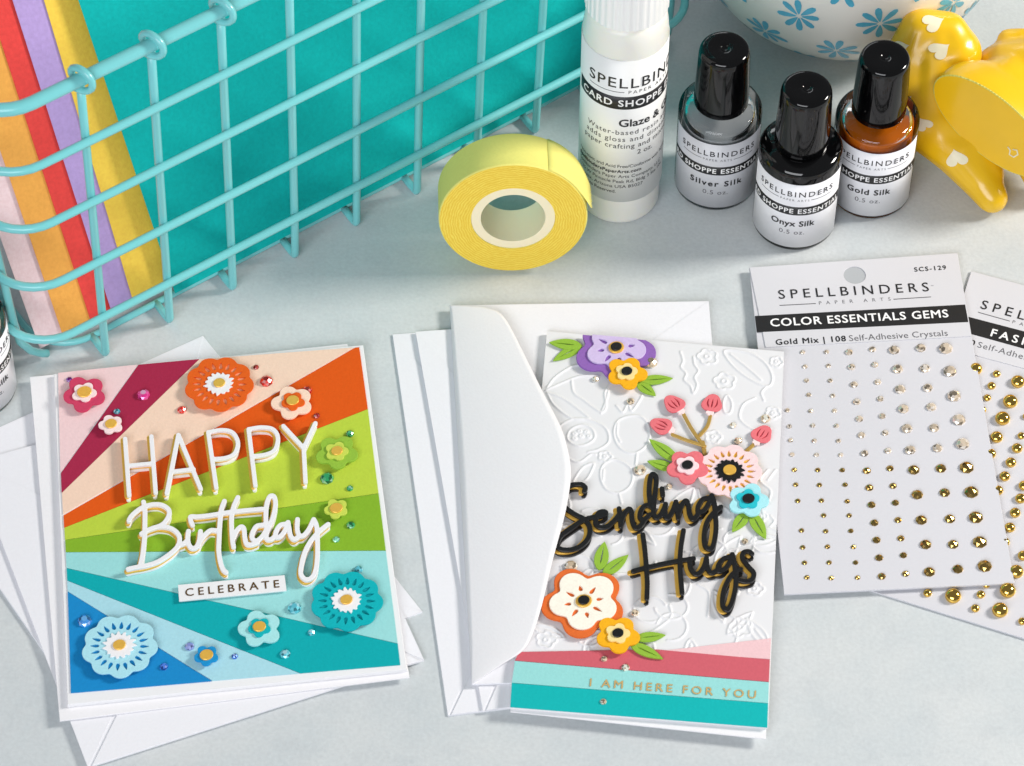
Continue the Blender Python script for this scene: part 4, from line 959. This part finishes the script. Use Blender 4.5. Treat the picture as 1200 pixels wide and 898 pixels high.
text_on("maker_lettering", "PAPER ARTS", (960, 357.3), (1044, 352.4), .15, gz + .1, GREYINK, gk)
for a, b_ in (((913.5, 357.6), (956, 355.4)), ((1047, 350.4), (1091, 347.6))):
    flat("rule_line", [quad([a, b_, (b_[0] + .1, b_[1] + .9), (a[0] + .1, a[1] + .9)], gz + .104)], gz + .1, gz + .104, GREYINK, gk)
text_on("item_lettering", "SCS-129", (1072, 318.6), (1109, 316), .19, gz + .1, INK, gk, .02)
text_on("band_lettering", "COLOR ESSENTIALS GEMS", (903.5, 383), (1111.5, 372), .34, gz + .104, WHINK, gk, .022, .008)
text_on("name_lettering", "Gold Mix | 108", (909.6, 404.4), (991.5, 400), .24, gz + .1, INK, gk, .022)
text_on("name_lettering", "Self-Adhesive Crystals", (995.5, 400), (1111, 393.6), .26, gz + .1, GREYINK, gk)
text_on("trade_mark", "o", (1091, 335.5), (1094, 335.3), .06, gz + .1, GREYINK, gk)
CLR = gem_mat("clear_crystal", S(214, 196, 172), .5); GLD = mat("gold_crystal", S(188, 156, 90), .10, Metallic=.95)
r16 = [412, 429, 446, 463, 481, 499, 516, 533, 551, 568, 587, 604, 622, 641, 659, 677]; r14 = [412, 430, 450, 470, 490, 510, 531, 551, 571, 591, 612, 632.5, 653, 675]
rF = [410, 432, 456, 478, 502, 527, 550, 579.5, 609, 638, 669]; rG = [407.5, 431.5, 454, 477, 501, 524.6, 548, 577, 607, 637, 666]; rH = [407, 434, 463, 491, 519, 547, 576, 605, 634, 663]
nclear = {16: 8, 14: 7, 11: 6, 10: 5}
for rows, top_, bot_, rad, skip in ((r16, (914.5, 414), (945.5, 679), 3.3, (0, 1, 2, 3, 11)), (r16, (941, 412), (974.5, 677), 3.3, ()), (r16, (968.5, 410.5), (1005, 676), 3.3, ()), (r14, (995, 412), (1034, 675), 4.9, ()),
                                    ([y - 2.5 for y in r14], (1023, 409.5), (1062, 672), 4.4, ()), (rF, (1048, 410), (1089.5, 669), 6.9, ()), (rG, (1079.5, 407.5), (1122.6, 666), 6.4, ()), (rH, (1108.5, 407), (1154, 663), 8.6, ())):
    for i, y in enumerate(rows):
        if i in skip: continue
        x = top_[0] + (bot_[0] - top_[0]) * (y - rows[0]) / (rows[-1] - rows[0]); cl = i < nclear[len(rows)]
        gem("clear_crystal" if cl else "gold_crystal", x + random.uniform(-.6, .6), y + random.uniform(-.6, .6), rad * (.95 if cl else 1), gz + .07, CLR if cl else GLD, gk, not cl)
# pearl card
pz = .012
pq = quad([(1138, 317.5), (1390, 385), (1290, 776), (1020, 692)], pz + .07)
pc = thing("pearl_card", "white retail card of shiny gold half pearls, under the gem card", "gem card", (*pq.mean(0), pz), "retail cards of stick-on gems")
flat("backing_card", [pq], pz, pz + .06, FILM, pc, .01)
flat("header_card", [quad([(1138.3, 318), (1389.6, 385.3), (1371, 478), (1110, 407.5)], pz + .08)], pz + .062, pz + .08, PRINT, pc, .006)
flat("black_band", [quad([(1122, 368), (1382, 436), (1377.5, 458), (1116, 385.5)], pz + .084)], pz + .08, pz + .084, INK, pc)
text_on("maker_lettering", "SPELLBINDERS", (1148.5, 361.5), (1323, 409), .40, pz + .08, INK, pc, .004)
text_on("maker_lettering", "PAPER ARTS", (1186, 379), (1268, 401), .15, pz + .08, GREYINK, pc)
flat("rule_line", [quad([(1146, 365.5), (1183.5, 376), (1183.4, 376.9), (1145.9, 366.4)], pz + .084)], pz + .08, pz + .084, GREYINK, pc)
text_on("band_lettering", "FASHION PEARLS", (1160.5, 394), (1330, 440), .34, pz + .084, WHINK, pc, .022, .008)
text_on("name_lettering", "100", (1122, 400.5), (1141.5, 405.5), .24, pz + .08, INK, pc, .02)
text_on("name_lettering", "Self-Adhesive Pearls", (1145, 407), (1258, 437), .26, pz + .08, GREYINK, pc)
PRL = mat("gold_pearl", S(236, 196, 98), .10, Metallic=1.0)
me = bpy.data.meshes.new("gold_pearl"); bm = bmesh.new(); bmesh.ops.create_uvsphere(bm, u_segments=32, v_segments=20, radius=CM)
bmesh.ops.bisect_plane(bm, geom=bm.verts[:] + bm.edges[:] + bm.faces[:], plane_co=(0, 0, -.35 * CM), plane_no=(0, 0, -1), clear_outer=True)
bm.to_mesh(me); bm.free(); me.polygons.foreach_set("use_smooth", [True] * len(me.polygons)); me.materials.append(PRL)
for x, y, r in ((1143.5, 432, 8.5), (1168, 438, 5), (1162, 452, 5.4), (1157, 466, 4.9), (1151.5, 480, 4.8), (1193, 447, 9), (1184, 470, 9.6), (1175, 490, 9.8), (1168, 512, 8.2), (1161, 531.5, 7), (1197, 510.6, 5), (1192, 525, 7), (1184.7, 541.8, 7), (1177.5, 558, 7), (1169.5, 574.5, 7), (1200, 569, 7), (1196, 584, 7), (1189.7, 600.7, 7), (1183.5, 618, 7), (1177.5, 635, 6.5), (1199, 651, 7), (1191, 669.6, 9.5), (1156, 685, 5), (1181, 691.5, 10.5), (1087, 695, 5.6), (1117, 698, 10.5), (1149.5, 696.5, 5.6), (1143, 712.7, 5.6), (1172, 714.6, 10.5), (1198, 728, 5.2), (1203, 488, 5)):
    o = bpy.data.objects.new("gold_pearl", me); C_.objects.link(o); o.parent = pc; r = r * .91 * kpx(x, y, pz)
    p = P3(x, y, pz + .06 + .35 * r); p[2] = pz + .06 + .27 * r; o.location = Vector(p - org(pc)) * CM; o.scale = (r, r, r * .8)
